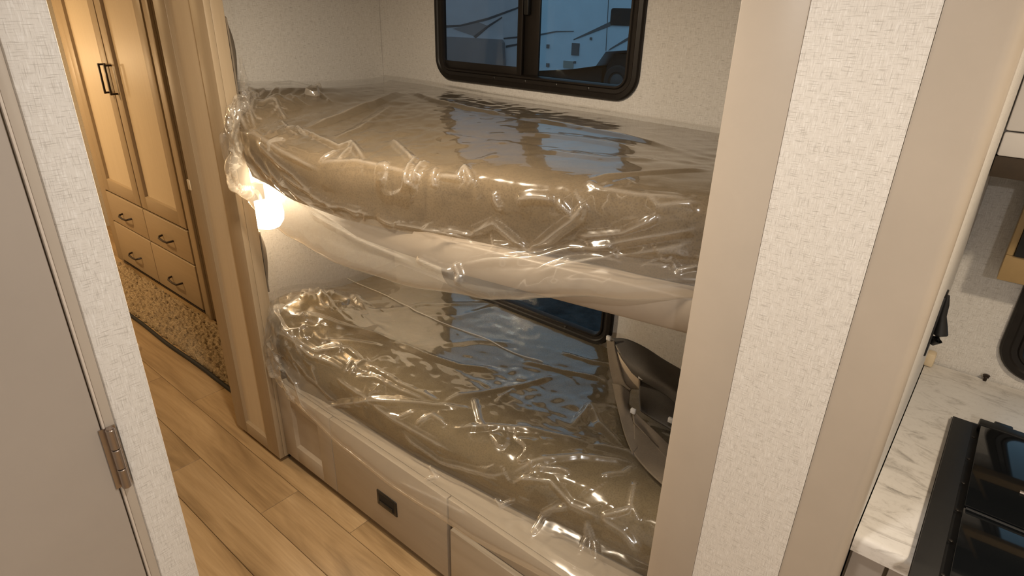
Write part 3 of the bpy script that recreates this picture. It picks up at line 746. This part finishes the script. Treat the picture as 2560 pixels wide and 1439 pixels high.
LO_FOLDS = [([(2.072, 0.754), (1.959, 0.721), (2.171, 0.434)], 0.012, 0.012), ([(1.946, 0.824), (1.855, 0.713), (1.739, 0.613), (1.617, 0.548)], 0.016, 0.016), ([(1.617, 0.548), (1.462, 0.535), (1.314, 0.5), (1.193, 0.421)], 0.012, 0.016), ([(1.916, 0.836), (1.847, 0.833), (1.803, 0.847)], 0.014, 0.008), ([(1.929, 0.855), (1.769, 0.817), (1.674, 0.791), (1.617, 0.781)], 0.014, 0.01), ([(1.89, 0.838), (1.743, 0.79), (1.674, 0.714), (1.574, 0.714)], 0.012, 0.01), ([(1.799, 0.771), (1.708, 0.687), (1.6, 0.604)], 0.008, 0.012), ([(1.574, 0.714), (1.388, 0.714), (1.288, 0.7), (1.206, 0.696)], 0.013, 0.01), ([(1.565, 0.781), (1.479, 0.743), (1.366, 0.733), (1.245, 0.712)], 0.011, 0.009), ([(1.578, 0.781), (1.583, 0.732), (1.583, 0.701)], 0.012, 0.006), ([(1.604, 0.787), (1.617, 0.739)], 0.01, 0.006), ([(1.669, 0.966), (1.57, 0.881), (1.436, 0.808), (1.21, 0.715), (1.098, 0.651)], 0.015, 0.011), ([(1.453, 0.817), (1.314, 0.817), (1.154, 0.808), (1.072, 0.807)], 0.012, 0.008), ([(1.206, 0.696), (1.184, 0.634), (1.141, 0.584), (1.072, 0.455), (1.02, 0.296)], 0.013, 0.012), ([(1.146, 0.607), (1.05, 0.682), (0.998, 0.704)], 0.013, 0.008), ([(1.063, 0.591), (1.072, 0.552), (1.076, 0.473)], 0.01, 0.008), ([(1.107, 0.751), (0.977, 0.667), (0.881, 0.618), (0.717, 0.557)], 0.013, 0.012), ([(0.717, 0.557), (0.617, 0.521), (0.501, 0.554)], 0.012, 0.012), ([(0.804, 0.533), (0.838, 0.38), (0.756, 0.456), (0.635, 0.511)], 0.014, 0.012), ([(1.288, 0.841), (1.111, 0.86), (0.903, 0.796), (0.86, 0.766)], 0.012, 0.009), ([(0.856, 0.768), (0.791, 0.695), (0.713, 0.623), (0.574, 0.549)], 0.013, 0.01), ([(0.851, 0.776), (0.739, 0.732), (0.656, 0.755), (0.574, 0.745)], 0.012, 0.01), ([(0.574, 0.745), (0.501, 0.746), (0.449, 0.774)], 0.01, 0.01), ([(0.574, 0.745), (0.522, 0.704), (0.501, 0.681)], 0.013, 0.006), ([(0.726, 0.906), (0.734, 0.822), (0.691, 0.769)], 0.012, 0.006), ([(0.739, 0.861), (0.717, 0.801), (0.661, 0.761)], 0.012, 0.006), ([(0.89, 0.869), (0.86, 0.883), (0.825, 0.829)], 0.01, 0.006), ([(0.587, 0.872), (0.6, 0.781), (0.54, 0.866)], 0.012, 0.006), ([(0.544, 0.608), (0.514, 0.681), (0.475, 0.705)], 0.01, 0.008), ([(0.799, 0.722), (0.734, 0.693), (0.695, 0.688)], 0.01, 0.006), ([(0.63, 0.653), (0.583, 0.602), (0.574, 0.555)], 0.01, 0.006), ([(1.15, 0.898), (1.102, 0.915), (1.133, 0.945)], 0.01, 0.006), ([(1.388, 0.825), (1.301, 0.803), (1.258, 0.761)], 0.01, 0.006), ([(1.232, 0.8), (1.197, 0.746), (1.128, 0.748)], 0.012, 0.007), ([(1.873, 0.88), (1.721, 0.884), (1.591, 0.898)], 0.012, 0.012), ([(1.916, 0.969), (1.816, 0.971), (1.721, 1.008)], 0.012, 0.01), ([(1.752, 0.836), (1.7, 0.886), (1.63, 0.911)], 0.01, 0.01), ([(1.626, 0.816), (1.496, 0.812), (1.436, 0.808)], 0.01, 0.008), ([(1.219, 0.99), (1.05, 0.964), (0.92, 0.951)], 0.008, 0.012), ([(1.184, 0.318), (1.033, 0.273), (0.873, 0.213)], 0.01, 0.012), ([(1.535, 0.015), (1.591, 0.214), (1.708, 0.332)], 0.006, 0.02), ([(1.873, 0.513), (1.795, 0.252), (1.578, 0.027)], 0.007, 0.014), ([(1.258, 0.227), (1.392, 0.309), (1.479, 0.439)], 0.006, 0.02), ([(1.111, 0.171), (0.981, 0.149), (0.899, 0.113)], 0.01, 0.01)]
SEAM = [(2.228, 0.306), (2.029, 0.304), (1.812, 0.304), (1.635, 0.309), (1.414, 0.286), (1.241, 0.294), (1.111, 0.271)]
def ex_up(y, v):
    g = np.exp(-((y-1.95)/.07)**2)*(v > .45)
    front = np.exp(-((v-.66)/.06)**2)*(.35+.65*np.clip(np.sin(y*11+1)+np.sin(y*23), 0, 1))
    tuck = np.exp(-((v-.775)/.02)**2)
    return .0008+.026*front+.020*tuck+.004*(v > .8)+.045*g
def lf_up(y, v): return .004*np.exp(-((y-1.95)/.06)**2)*(v > .4)+.002*(v > .45)
def ex_lo(y, v):
    g = np.exp(-((y-1.94)/.09)**2)*(v > .4)
    front = np.exp(-((v-.70)/.10)**2)*(.35+.65*np.clip(np.sin(y*9)+np.sin(y*21+2), 0, 1))
    return .0008+.022*front+.045*g+.004*(v > .8)
def lf_lo(y, v): return .003*(v > .5)
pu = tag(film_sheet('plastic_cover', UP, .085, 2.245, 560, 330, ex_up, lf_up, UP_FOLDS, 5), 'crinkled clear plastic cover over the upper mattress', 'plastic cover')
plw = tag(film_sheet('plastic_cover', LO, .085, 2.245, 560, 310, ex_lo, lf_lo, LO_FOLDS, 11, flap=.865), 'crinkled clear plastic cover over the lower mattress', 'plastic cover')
# heat-sealed seam running across the lower cover, twisted bag ends at the pillar
X_, Q_, n_ = o_grid[plw.name]
pts = []
for (sy, sa) in np.array([[np.interp(t, np.arange(len(SEAM)), [p[k] for p in SEAM]) for k in (0, 1)] for t in np.linspace(0, len(SEAM)-1, 60)]):
    i_, j_ = np.unravel_index(((Q_-np.array([sy, sa]))**2).sum(2).argmin(), Q_.shape[:2])
    pts.append(X_[i_, j_]+n_[i_, j_]*.003)
pts = np.array(pts); 
for _ in range(2): pts[1:-1] = (pts[:-2]+2*pts[1:-1]+pts[2:])/4
autosmooth(MB().tube([tuple(p) for p in pts], .0022, 6).build('sealed_seam', M['seam'], plw))
def twisted(parent, axis, rad, seed, nseg=60, nr=36):
    rng = random.Random(seed); mb = MB(); rings = []
    ph = [rng.uniform(0, 6.28) for _ in range(6)]
    for k in range(nseg):
        t = k/(nseg-1); f_ = t*(len(axis)-1); i = min(int(f_), len(axis)-2); u = f_-i
        c = Vector(axis[i]).lerp(Vector(axis[i+1]), u); r_ = rad[i]+(rad[i+1]-rad[i])*u
        ring = []
        for q in range(nr):
            a = 2*math.pi*q/nr
            d = 1+.28*abs(math.sin(3*a+5*t+ph[0]))+.22*abs(math.sin(5*a-9*t+ph[1]))+.14*math.sin(2*a+21*t+ph[2])+.10*abs(math.sin(17*t+4*a+ph[3]))
            ring.append(c+Vector((math.cos(a)*1.0, math.sin(a)*.55, .10*math.sin(3*a+ph[4])))*r_*d*.72)
        rings.append(ring)
    mb.loft(rings, True, False)
    o = mb.build('twisted_end', M['film'], parent); autosmooth(o, 28); return o
twisted(pu, [(1.035, 1.972, 1.585), (1.036, 1.97, 1.53), (1.03, 1.968, 1.47), (1.00, 1.965, 1.42), (.965, 1.96, 1.36), (.945, 1.955, 1.27)], [.004, .010, .016, .034, .040, .022], 3)
twisted(plw, [(1.035, 1.972, .770), (1.025, 1.97, .73), (1.005, 1.965, .67), (.985, 1.962, .58), (.972, 1.958, .49)], [.008, .016, .028, .034, .020], 8)
sp = tag(twisted(None, [(.915, 3.36, .016), (.925, 3.39, .026), (.935, 3.43, .024), (.94, 3.47, .014)], [.012, .030, .028, .010], 21), 'crumpled scrap of clear plastic on the hallway floor', 'plastic scrap')
sp.name = 'plastic_scrap'; sp.location.z += .002-min((sp.matrix_basis @ v.co).z for v in sp.data.vertices)

# ------------------------------------------------------------------ bedside: wardrobe with doors and drawers
XW = 1.36
wd = thing('wardrobe', (1.6, 4.07, .03), 'tall tan wardrobe with panelled doors and four drawers in the bedroom', 'wardrobe')
MB().box(XW+.024, XB-.003, 3.372, 4.79, .03, 2.055).build('carcass', M['wood'], wd)
o = MB().bbox(XW+.004, XW+.024, 3.368, 3.476, .03, 2.055, .002).build('face_stile', M['wood'], wd); autosmooth(o)
o = MB().bbox(XW-.012, XW+.004, 3.368, 3.405, .03, 2.055, .004).build('edge_moulding', M['wood'], wd); autosmooth(o)
o = MB().bbox(XW+.004, XW+.024, 4.690, 4.79, .03, 2.055, .002).build('face_stile', M['wood'], wd); autosmooth(o)
MB().box(XW+.012, XW+.024, 3.476, 4.690, .03, .045).build('base_rail', M['dark'], wd)
def pull_v(parent, y, zc, ln=.165, x=XW):
    mb = MB(); hx = x-.034
    mb.bbox(hx-.005, hx+.005, y-.006, y+.006, zc-ln/2, zc+ln/2, .0015)
    for s in (-1, 1): mb.bbox(hx+.003, x+.001, y-.005, y+.005, zc+s*(ln/2-.006)-.005, zc+s*(ln/2-.006)+.005, .0012)
    autosmooth(mb.build('handle', M['bronze'], parent))
def pull_h(parent, yc, z, ln=.15, x=XW):
    mb = MB(); hx = x-.030
    mb.tube([(x+.001, yc-ln/2, z+.004), (hx+.01, yc-ln/2+.004, z+.002), (hx, yc-ln/2+.02, z-.004), (hx-.002, yc, z-.006), (hx, yc+ln/2-.02, z-.004), (hx+.01, yc+ln/2-.004, z+.002), (x+.001, yc+ln/2, z+.004)], .0065, 8)
    autosmooth(mb.build('handle', M['bronze'], parent))
def wdoor(y0, y1, z0, z1, hy):
    d = thing('door', (XW, (y0+y1)/2, z0)); d.parent = wd; d.location = Vector((XW, (y0+y1)/2, z0))-Vector(wd.location)
    panel_face(d, XW, y0, y1, z0, z1, .085, .085, .016, .004, M['wood'], M['woodY'])
    pull_v(d, hy, 1.325)
MB().box(XW+.0215, XW+.0238, 3.476, 4.690, .045, 2.05).build('gap_shade', M['dark'], wd)  # dark sheet standing in for the shade in the door gaps
wdoor(4.097, 4.684, .566, 2.045, 4.135)
wdoor(3.487, 4.083, .566, 2.045, 4.045)
for (y0, y1) in ((4.093, 4.684), (3.487, 4.087)):
    for (z0, z1, hz) in ((.347, .552, .435), (.052, .337, .160)):
        d = MB().bbox(XW, XW+.021, y0, y1, z0, z1, .004, 3).build('drawer', M['woodY'], wd); autosmooth(d)
        pull_h(d, (y0+y1)/2, hz)

# carpet strip of the bedroom in front of the wardrobe (pile: one surface of tufts)
def carpet(x0, x1, y0, y1, z0, z1):
    nx, ny = 56, 420
    rng = np.random.default_rng(2)
    hgt = blur(rng.normal(size=(ny, nx)), 1); hgt = hgt/hgt.std()*.0045
    lump = blur(rng.normal(size=(ny, nx)), 12); lump = lump/lump.std()*.002
    mb = MB()
    for j in range(ny):
        for i in range(nx):
            u = i/(nx-1); v = j/(ny-1)
            e = min(1, u/.05)**.5
            mb.v.append((x0+(x1-x0)*u+float(hgt[j, (i*7) % nx])*.4, y0+(y1-y0)*v, z0+(z1-z0)*e+float(hgt[j, i]+lump[j, i])*e))
    for j in range(ny-1):
        for i in range(nx-1):
            mb.f.append((j*nx+i, j*nx+i+1, (j+1)*nx+i+1, (j+1)*nx+i)); mb.m.append(0)
    return mb
o = carpet(1.098, 1.342, 2.36, 5.4, .004, .026).build('bedroom_carpet', M['carpet'], fixn=False)
o.data.shade_smooth(); tag(o, 'brown shag carpet strip in front of the wardrobe', 'carpet', None, 'stuff')
mb = MB()
pts = [(1.077+.004*math.sin(y*3.1)+.003*math.sin(y*9), y, .010) for y in np.linspace(2.36, 5.4, 60)]
mb.tube(pts, .0105, 8)
tag(autosmooth(mb.build('carpet_edging', M['dark'])), 'black edging strip along the shag carpet', 'edging')

# bedroom reading lamp (beyond the left wall, lights the wardrobe from its far side)
rl = thing('reading_lamp', (.70, 5.69, 1.30), 'small bedroom wall reading lamp past the wardrobe', 'wall lamp')
autosmooth(MB().lathe((.70, 5.698, 1.30), (0, -1, 0), [(.035, 0), (.035, .012), (.012, .018), (.012, .05)], 20).build('bracket', M['frame'], rl))
autosmooth(MB().lathe((.70, 5.63, 1.30), (0, 0, -1), [(.018, -.03), (.045, -.01), (.05, .03), (.038, .055)], 20).build('shade', M['lamp'], rl))

l = bpy.data.lights.new('reading_bulb', 'POINT'); l.energy = 5.0; l.color = AMBER; l.shadow_soft_size = .02
lo_ = bpy.data.objects.new('reading_bulb', l); COL.objects.link(lo_); lo_.location = (.70, 5.56, 1.30)
# ------------------------------------------------------------------ sconce under the upper bunk
sl_ = thing('wall_sconce', (1.105, YL, 1.03), 'lit wall sconce with frosted shade under the upper bunk', 'wall lamp')
LX, LY, LZ = 1.105, 2.085, 1.078      # top of the shade
autosmooth(MB().bbox(1.085, 1.195, YL-.018, YL-.001, 1.010, 1.105, .006).build('backplate', M['frame'], sl_))
autosmooth(MB().tube([(1.14, YL-.01, 1.06), (1.138, YL-.06, 1.085), (LX+.010, LY+.07, 1.098), (LX+.006, LY+.046, 1.090), (LX+.004, LY+.036, LZ-.006)], .008, 10).build('arm', M['frame'], sl_))
MB().lathe((LX, LY, LZ), (0, 0, -1), [(.022, 0), (.046, .004), (.058, .015), (.062, .045), (.058, .072), (.043, .095), (.015, .106)], 28).build('shade', M['lamp'], sl_, True)
l = bpy.data.lights.new('sconce_bulb', 'POINT'); l.energy = 20.0; l.color = (1.0, .82, .58); l.shadow_soft_size = .02
lo_ = bpy.data.objects.new('sconce_bulb', l); COL.objects.link(lo_); lo_.location = (LX-.008, LY-.014, LZ+.020)

# ------------------------------------------------------------------ curtains
def cloth_grid(mb, rows, th=.004, sub=6):
    """smooth surface through rows of control points, with thickness"""
    A = np.array(rows, float)
    def cr(P, k):
        out = []
        for i in range(len(P)-1):
            p0 = P[max(i-1, 0)]; p1 = P[i]; p2 = P[i+1]; p3 = P[min(i+2, len(P)-1)]
            for t in np.linspace(0, 1, k, endpoint=False):
                out.append(.5*((2*p1)+(-p0+p2)*t+(2*p0-5*p1+4*p2-p3)*t*t+(-p0+3*p1-3*p2+p3)*t**3))
        out.append(P[-1]); return np.array(out)
    B = cr(A, sub); B = np.transpose(cr(np.transpose(B, (1, 0, 2)), sub), (1, 0, 2))
    n = grid_normals(B); h, w_ = B.shape[:2]
    top = B+n*th/2; bot = B-n*th/2
    b = len(mb.v)
    mb.v += [tuple(p) for p in top.reshape(-1, 3)]+[tuple(p) for p in bot.reshape(-1, 3)]
    o = h*w_
    for i in range(h-1):
        for j in range(w_-1):
            q = [b+i*w_+j, b+i*w_+j+1, b+(i+1)*w_+j+1, b+(i+1)*w_+j]
            mb.f.append(tuple(q)); mb.f.append(tuple(k+o for k in reversed(q))); mb.m += [0, 0]
    edge = [i*w_ for i in range(h)]+[(h-1)*w_+j for j in range(1, w_)]+[i*w_+w_-1 for i in range(h-2, -1, -1)]+[j for j in range(w_-2, 0, -1)]
    for a, c in zip(edge, edge[1:]+edge[:1]):
        mb.f.append((b+a, b+c, b+c+o, b+a+o)); mb.m.append(0)
    return mb
# gathered curtains hanging behind the pillar
for (z0, z1, label) in ((1.46, 1.70, 'brown curtain bunch peeking from behind the pillar above the upper bunk'),
                        (.76, 1.00, 'brown curtain bunch peeking from behind the pillar at the lower bunk')):
    rows = []
    for k in range(7):
        t = k/6; z = z1+(z0-z1)*t
        bulge = .052*math.sin(math.pi*t)**.8
        rows.append([(1.022+.004*math.sin(9*a)+bulge*math.sin(math.pi*min(1, a*1.0))*(.75+.25*math.sin(7*a+3*t)), 1.998+.17*a, z+.006*math.sin(8*a+t)) for a in np.linspace(0, 1, 9)])
    o = cloth_grid(MB(), rows, .005, 4).build('bunk_curtain', M['curtain2'], fixn=True, smooth=True)
    tag(o, label, 'curtain', 'tied-back bunk curtains')

# heap of privacy curtain on the lower bunk
pc = thing('privacy_curtain', (1.5, .62, .60), 'dark grey privacy curtain heaped on the lower mattress', 'curtain')
# control points of the folded cloth, metres
A_ = [[(1.66, 0.895, 0.717), (1.66, 0.842, 0.734), (1.66, 0.773, 0.73), (1.66, 0.697, 0.711), (1.66, 0.61, 0.694), (1.66, 0.497, 0.661)], [(1.6, 0.837, 0.727), (1.58, 0.774, 0.738), (1.57, 0.711, 0.739), (1.56, 0.642, 0.728), (1.55, 0.555, 0.713), (1.55, 0.455, 0.681)], [(1.56, 0.79, 0.718), (1.53, 0.729, 0.72), (1.5, 0.673, 0.736), (1.49, 0.607, 0.734), (1.48, 0.523, 0.715), (1.48, 0.428, 0.691)], [(1.57, 0.761, 0.68), (1.56, 0.721, 0.672), (1.55, 0.677, 0.673), (1.53, 0.612, 0.676), (1.5, 0.524, 0.661), (1.5, 0.427, 0.638)]]
B_ = [[(1.63, 0.869, 0.717), (1.58, 0.799, 0.698), (1.56, 0.726, 0.677)], [(1.61, 0.843, 0.658), (1.59, 0.792, 0.65), (1.575, 0.73, 0.645)], [(1.595, 0.809, 0.6), (1.59, 0.771, 0.603), (1.585, 0.73, 0.621)]]
C_ = [[(1.63, 0.898, 0.722), (1.628, 0.884, 0.73), (1.62, 0.865, 0.736)], [(1.61, 0.878, 0.691), (1.608, 0.86, 0.699), (1.6, 0.839, 0.703)], [(1.59, 0.852, 0.648), (1.59, 0.834, 0.658), (1.585, 0.816, 0.673)], [(1.57, 0.822, 0.614), (1.572, 0.806, 0.628), (1.57, 0.79, 0.644)], [(1.555, 0.789, 0.608), (1.56, 0.781, 0.617), (1.56, 0.77, 0.631)], [(1.55, 0.754, 0.615), (1.552, 0.751, 0.622), (1.555, 0.749, 0.627)]]
E_ = [[(1.6, 0.744, 0.649), (1.6, 0.686, 0.652), (1.6, 0.628, 0.64), (1.6, 0.542, 0.612)], [(1.55, 0.718, 0.624), (1.56, 0.668, 0.619), (1.55, 0.599, 0.611), (1.539, 0.513, 0.6)], [(1.49, 0.679, 0.613), (1.494, 0.638, 0.6), (1.481, 0.563, 0.6), (1.45, 0.472, 0.6)]]
F_ = [[(1.45, 0.688, 0.635), (1.44, 0.625, 0.615), (1.42, 0.559, 0.601), (1.37, 0.46, 0.6)], [(1.435, 0.675, 0.622), (1.425, 0.614, 0.599), (1.386, 0.546, 0.6), (1.343, 0.453, 0.6)], [(1.42, 0.664, 0.614), (1.398, 0.6, 0.6), (1.36, 0.535, 0.6), (1.317, 0.447, 0.6)]]
G_ = [[(1.44, 0.674, 0.605), (1.406, 0.605, 0.6), (1.372, 0.535, 0.6), (1.34, 0.446, 0.6)], [(1.37, 0.631, 0.6), (1.334, 0.578, 0.6), (1.307, 0.52, 0.6), (1.281, 0.442, 0.6)], [(1.317, 0.61, 0.6), (1.288, 0.566, 0.6), (1.26, 0.508, 0.6), (1.233, 0.43, 0.6)]]
D_ = [[(1.55, 0.815, 0.622), (1.54, 0.78, 0.637), (1.545, 0.747, 0.621)], [(1.503, 0.772, 0.6), (1.5, 0.748, 0.613), (1.507, 0.728, 0.6)], [(1.42, 0.706, 0.6), (1.44, 0.698, 0.601), (1.455, 0.687, 0.602)], [(1.354, 0.649, 0.6), (1.376, 0.645, 0.6), (1.394, 0.641, 0.6)], [(1.304, 0.598, 0.6), (1.32, 0.599, 0.6), (1.337, 0.601, 0.6)]]
CLIPS = [(1.62, 0.886, 0.739), (1.54, 0.713, 0.698), (1.535, 0.767, 0.619), (1.43, 0.673, 0.645), (1.47, 0.568, 0.641)]
cloth_grid(MB(), A_, .005).build('drape', M['curtain'], pc, True)
cloth_grid(MB(), B_, .004).build('lining', M['lining'], pc, True)
cloth_grid(MB(), C_, .006).build('hem_band', M['curtain2'], pc, True)
cloth_grid(MB(), E_, .005).build('inner_fold', M['curtain'], pc, True)
cloth_grid(MB(), F_, .006).build('hem_band', M['curtain2'], pc, True)
cloth_grid(MB(), G_, .005).build('drape', M['curtain2'], pc, True)
cloth_grid(MB(), D_, .005).build('drape', M['curtain2'], pc, True)
for (x, y, z) in CLIPS:
    autosmooth(MB().bbox(x-.006, x+.004, y-.008, y+.008, z-.007, z+.009, .002).build('curtain_glide', M['clip'], pc))

# ------------------------------------------------------------------ kitchen
ct = MB()
zc_ = .902
prof = [(1.035+.012*(1-math.cos(a)), zc_-.012+.012*math.sin(a)) for a in np.linspace(0, math.pi/2, 6)]
prof = [(1.040, zc_-.040), (1.035, zc_-.036)]+prof+[(1.833, zc_), (1.833, zc_-.040)]
ct.loft([[(p[0], y, p[1]) for p in prof] for y in (.028, -1.5)])
o = tag(ct.build('countertop', M['marble']), 'white marble-look laminate kitchen countertop', 'countertop'); autosmooth(o, 30)
kc = thing('kitchen_cabinet', (1.4, -.7, .05), 'taupe kitchen base cabinet under the countertop', 'cabinet')
MB().box(1.075, XB-.005, -1.5, .028, .05, zc_-.042).build('body', M['cab'], kc)
MB().box(1.10, 1.12, -1.5, .028, .001, .049).build('toe_kick', M['dark'], kc)
for (a, b2) in ((-.03, .024), (-.62, -.036), (-1.20, -.626)):
    d = MB().bbox(1.055, 1.074, a, b2, .06, zc_-.048, .002).build('door', M['door'], kc); autosmooth(d)
# cooktop with a glass lid
ck = thing('cooktop', (1.3, -.35, zc_), 'black cooktop with a glass lid set in the countertop', 'cooktop')
MB().box(.985, 1.575, -.70, -.061, zc_+.001, zc_+.006).build('tray', M['black'], ck)
autosmooth(MB().bbox(.975, 1.558, -.100, -.062, zc_+.006, zc_+.016, .002).build('side_rail', mat_plain('matte_black_rail', (.009, .0085, .008), .6, .1), ck))
autosmooth(MB().bbox(1.545, 1.572, -.70, -.108, zc_+.006, zc_+.026, .003).build('hinge_rail', M['black'], ck))
autosmooth(MB().bbox(1.565, 1.590, -.170, -.135, zc_+.006, zc_+.022, .003).build('hinge_tab', M['black'], ck))
gl1 = MB().bbox(1.222, 1.540, -.70, -.112, zc_+.020, zc_+.025, .0015).build('glass_lid', M['blackglass'], ck); autosmooth(gl1)
gl2 = MB().bbox(.985, 1.216, -.70, -.112, zc_+.018, zc_+.023, .0015).build('glass_lid', M['blackglass'], ck); autosmooth(gl2)
for k in range(6):
    xk = 1.02+k*.095
    autosmooth(MB().lathe((xk, -.105, zc_+.014), (0, 0, 1), [(.0035, 0), (.0035, .002), (.002, .003)], 10).build('rivet', M['frame'], ck))
autosmooth(MB().tube([(1.33, -.70, zc_+.0275), (1.33, -.19, zc_+.0275)], .0035, 8).build('lid_glint', M['nickel'], ck))  # bright rod added as a streak of lamplight reflected in the lid
autosmooth(MB().tube([(1.213, -.70, zc_+.0245), (1.213, -.115, zc_+.0245)], .0025, 8).build('lid_seam', M['black'], ck))
# overhead cabinet
oc = thing('overhead_cabinet', (1.67, -.5, 1.475), 'white overhead kitchen cabinet with dark brown bottom rail', 'cabinet')
MB().box(1.52, XB-.003, -1.5, .030, 1.515, 2.055).build('body', M['white'], oc)
autosmooth(MB().bbox(1.500, 1.519, -.75, .028, 1.515, 1.560, .004).build('rail', M['white'], oc))
autosmooth(MB().bbox(1.500, 1.519, -.75, .028, 1.5625, 2.05, .004).build('door', M['white'], oc))
autosmooth(MB().bbox(1.504, XB-.004, -1.5, .029, 1.474, 1.5145, .002).build('bottom_rail', mat_plain('dark_walnut', (.045, .03, .018), .5, .15), oc))
# boxed window valance
va = thing('window_valance', (1.79, -.5, 1.19), 'tan boxed valance with black shade above the kitchen window', 'valance')
tanv = mat_plain('tan_valance', (.40, .27, .12), .5, .05)
autosmooth(MB().bbox(1.742, XB-.021, -.95, -.048, 1.200, 1.262, .002).bbox(1.742, XB-.021, -.062, -.048, 1.262, 1.47, .002).build('valance_box', tanv, va))
autosmooth(MB().bbox(1.735, XB-.021, -.95, -.0625, 1.2625, 1.47, .003).build('shade_roll', M['black'], va))
# black wall hook on the partition
hk = thing('wall_hook', (1.5, .032, 1.05), 'black metal hook on the partition above the countertop', 'hook')
autosmooth(MB().bbox(1.46, 1.52, .0265, .0335, 1.085, 1.225, .002).build('plate', M['black'], hk))
autosmooth(MB().tube([(1.49, .026, 1.222), (1.49, .024, 1.20), (1.49, .023, 1.175), (1.49, .019, 1.152), (1.49, .016, 1.134), (1.49, .018, 1.118), (1.49, .024, 1.105)], [.004, .007, .008, .012, .015, .012, .005], 12).build('knob', M['black'], hk))
autosmooth(MB().bbox(1.80, 1.832, .010, .032, zc_+.001, zc_+.04, .006).build('corner_block', M['pale'])).name = 'corner_block'
tag(bpy.data.objects['corner_block'], 'small tan wooden block in the countertop back corner', 'block')
sk = thing('counter_screw', (1.825, -.104, zc_), 'small dark screw at the back edge of the countertop', 'screw')
autosmooth(MB().lathe((1.825, -.104, zc_+.0005), (0, 0, 1), [(.004, 0), (.004, .010), (.007, .0105), (.006, .014)], 10).build('shank', M['bronze'], sk))
autosmooth(MB().lathe((1.825, -.104, zc_+.0150), (0, 0, 1), [(.008, 0), (.008, .002), (.004, .004)], 10).build('head', M['bronze'], sk))

# ------------------------------------------------------------------ outside the windows: a parked trailer on wet gravel
GZ = -.75
struct(MB().box(2.2, 60, -30, 60, GZ-.1, GZ).build('ground', M['ground']))
XT = 15.0
tt = thing('travel_trailer', (XT+1.2, 11.5, GZ), 'white trailer with grey swooshes parked outside the upper window', 'trailer')
def slab(mb, poly, x0, x1):
    """extrude a YZ outline between two X planes"""
    mb.loft([[(x0, p[0], p[1]) for p in poly], [(x1, p[0], p[1]) for p in poly]]); return mb
slab(MB(), [(4.5, .86), (8.34, .84), (9.18, .75), (9.46, .37), (10.23, .23), (11.41, .10), (19.5, -.15), (19.5, 3.4), (4.5, 3.4)], XT, XT+2.4).build('body', M['trailer'], tt)
slab(MB(), [(12.62, -.2), (12.72, .80), (12.80, .88), (14.95, .86), (17.5, .8), (17.5, -.2)], XT-.12, XT-.01).build('front_box', M['trailer2'], tt)
def decal(poly, nm='decal', mat='stripe', d=.02): slab(MB(), poly, XT-d, XT-.001).build(nm, M[mat], tt)
decal([(10.23, .99), (9.08, 1.39), (9.08, 1.50), (10.23, 1.01)])
decal([(8.51, 1.62), (7.4, 2.0), (7.4, 2.1), (8.51, 1.70)])
decal([(9.10, .78), (8.36, 1.16), (7.2, 1.75), (7.2, 1.85), (8.36, 1.24), (9.04, .84)])
decal([(11.42, 1.05), (10.84, 1.165), (10.25, 1.20), (10.25, 1.22), (10.84, 1.195), (11.42, 1.09)])
decal([(15.2, 1.12), (14.53, 1.18), (13.4, 1.40), (12.22, 1.74), (12.22, 1.78), (13.4, 1.46), (14.53, 1.23), (15.2, 1.19)])
decal([(13.90, .86), (13.39, 1.19), (12.84, 1.47), (12.84, 1.50), (13.39, 1.25), (13.98, .92)])
decal([(14.9, 1.10), (13.96, .92), (13.42, 1.24), (13.8, 1.33), (14.5, 1.17)], 'decal', 'trailer2', .012)
decal([(12.75, .89), (12.0, .98), (12.0, 1.02), (12.75, .93)])
decal([(12.66, .66), (12.0, .80), (12.0, .84), (12.66, .72)])
for r in ((10.03, 10.27, .60, .91), (11.05, 11.14, .73, .83), (11.02, 11.12, .23, .33), (9.64, 9.70, 1.02, 1.08), (10.11, 10.17, .39, .45)):
    slab(MB(), [(r[0], r[2]), (r[1], r[2]), (r[1], r[3]), (r[0], r[3])], XT-.03, XT-.001).build('hatch', M['stripe'], tt)
slab(MB(), [(10.19, .25), (10.52, .25), (10.52, .44), (10.19, .44)], XT-.03, XT-.001).build('hatch', mat_plain('khaki_hatch', (.30, .31, .28), .5, .05, 3, 0), tt)
slab(MB(), rrect(8.49, 9.10, 1.40, 1.81, .07, 5), XT-.04, XT-.001).build('trailer_window', M['tyre'], tt)
slab(MB(), [(9.17, .77), (9.185, .77), (9.245, 2.3), (9.23, 2.3)], XT-.01, XT-.001).build('seam', M['stripe'], tt)
for yw in (8.75, 7.75):
    wh = MB().lathe((XT+.15, yw, .02), (-1, 0, 0), [(.30, 0), (.40, .02), (.42, .06), (.42, .16), (.38, .20), (.26, .21), (.24, .17), (.10, .16)], 28).build('wheel', M['tyre'], tt); autosmooth(wh)
    autosmooth(MB().lathe((XT+.0, yw, .02), (-1, 0, 0), [(.22, 0), (.20, .03), (.08, .045), (.03, .05)], 20).build('wheel_rim', M['rim'], wh))
slab(MB(), [(6.0, GZ+.02), (9.3, GZ+.02), (9.3, .35), (9.05, .70), (6.0, .78)], XT+.3, XT+2.0).build('underframe', M['tyre'], tt)
slab(MB(), [(9.5, GZ+.01), (19.0, GZ+.01), (19.0, -.1), (9.5, .3)], XT+.4, XT+2.0).build('underframe', M['tyre'], tt)
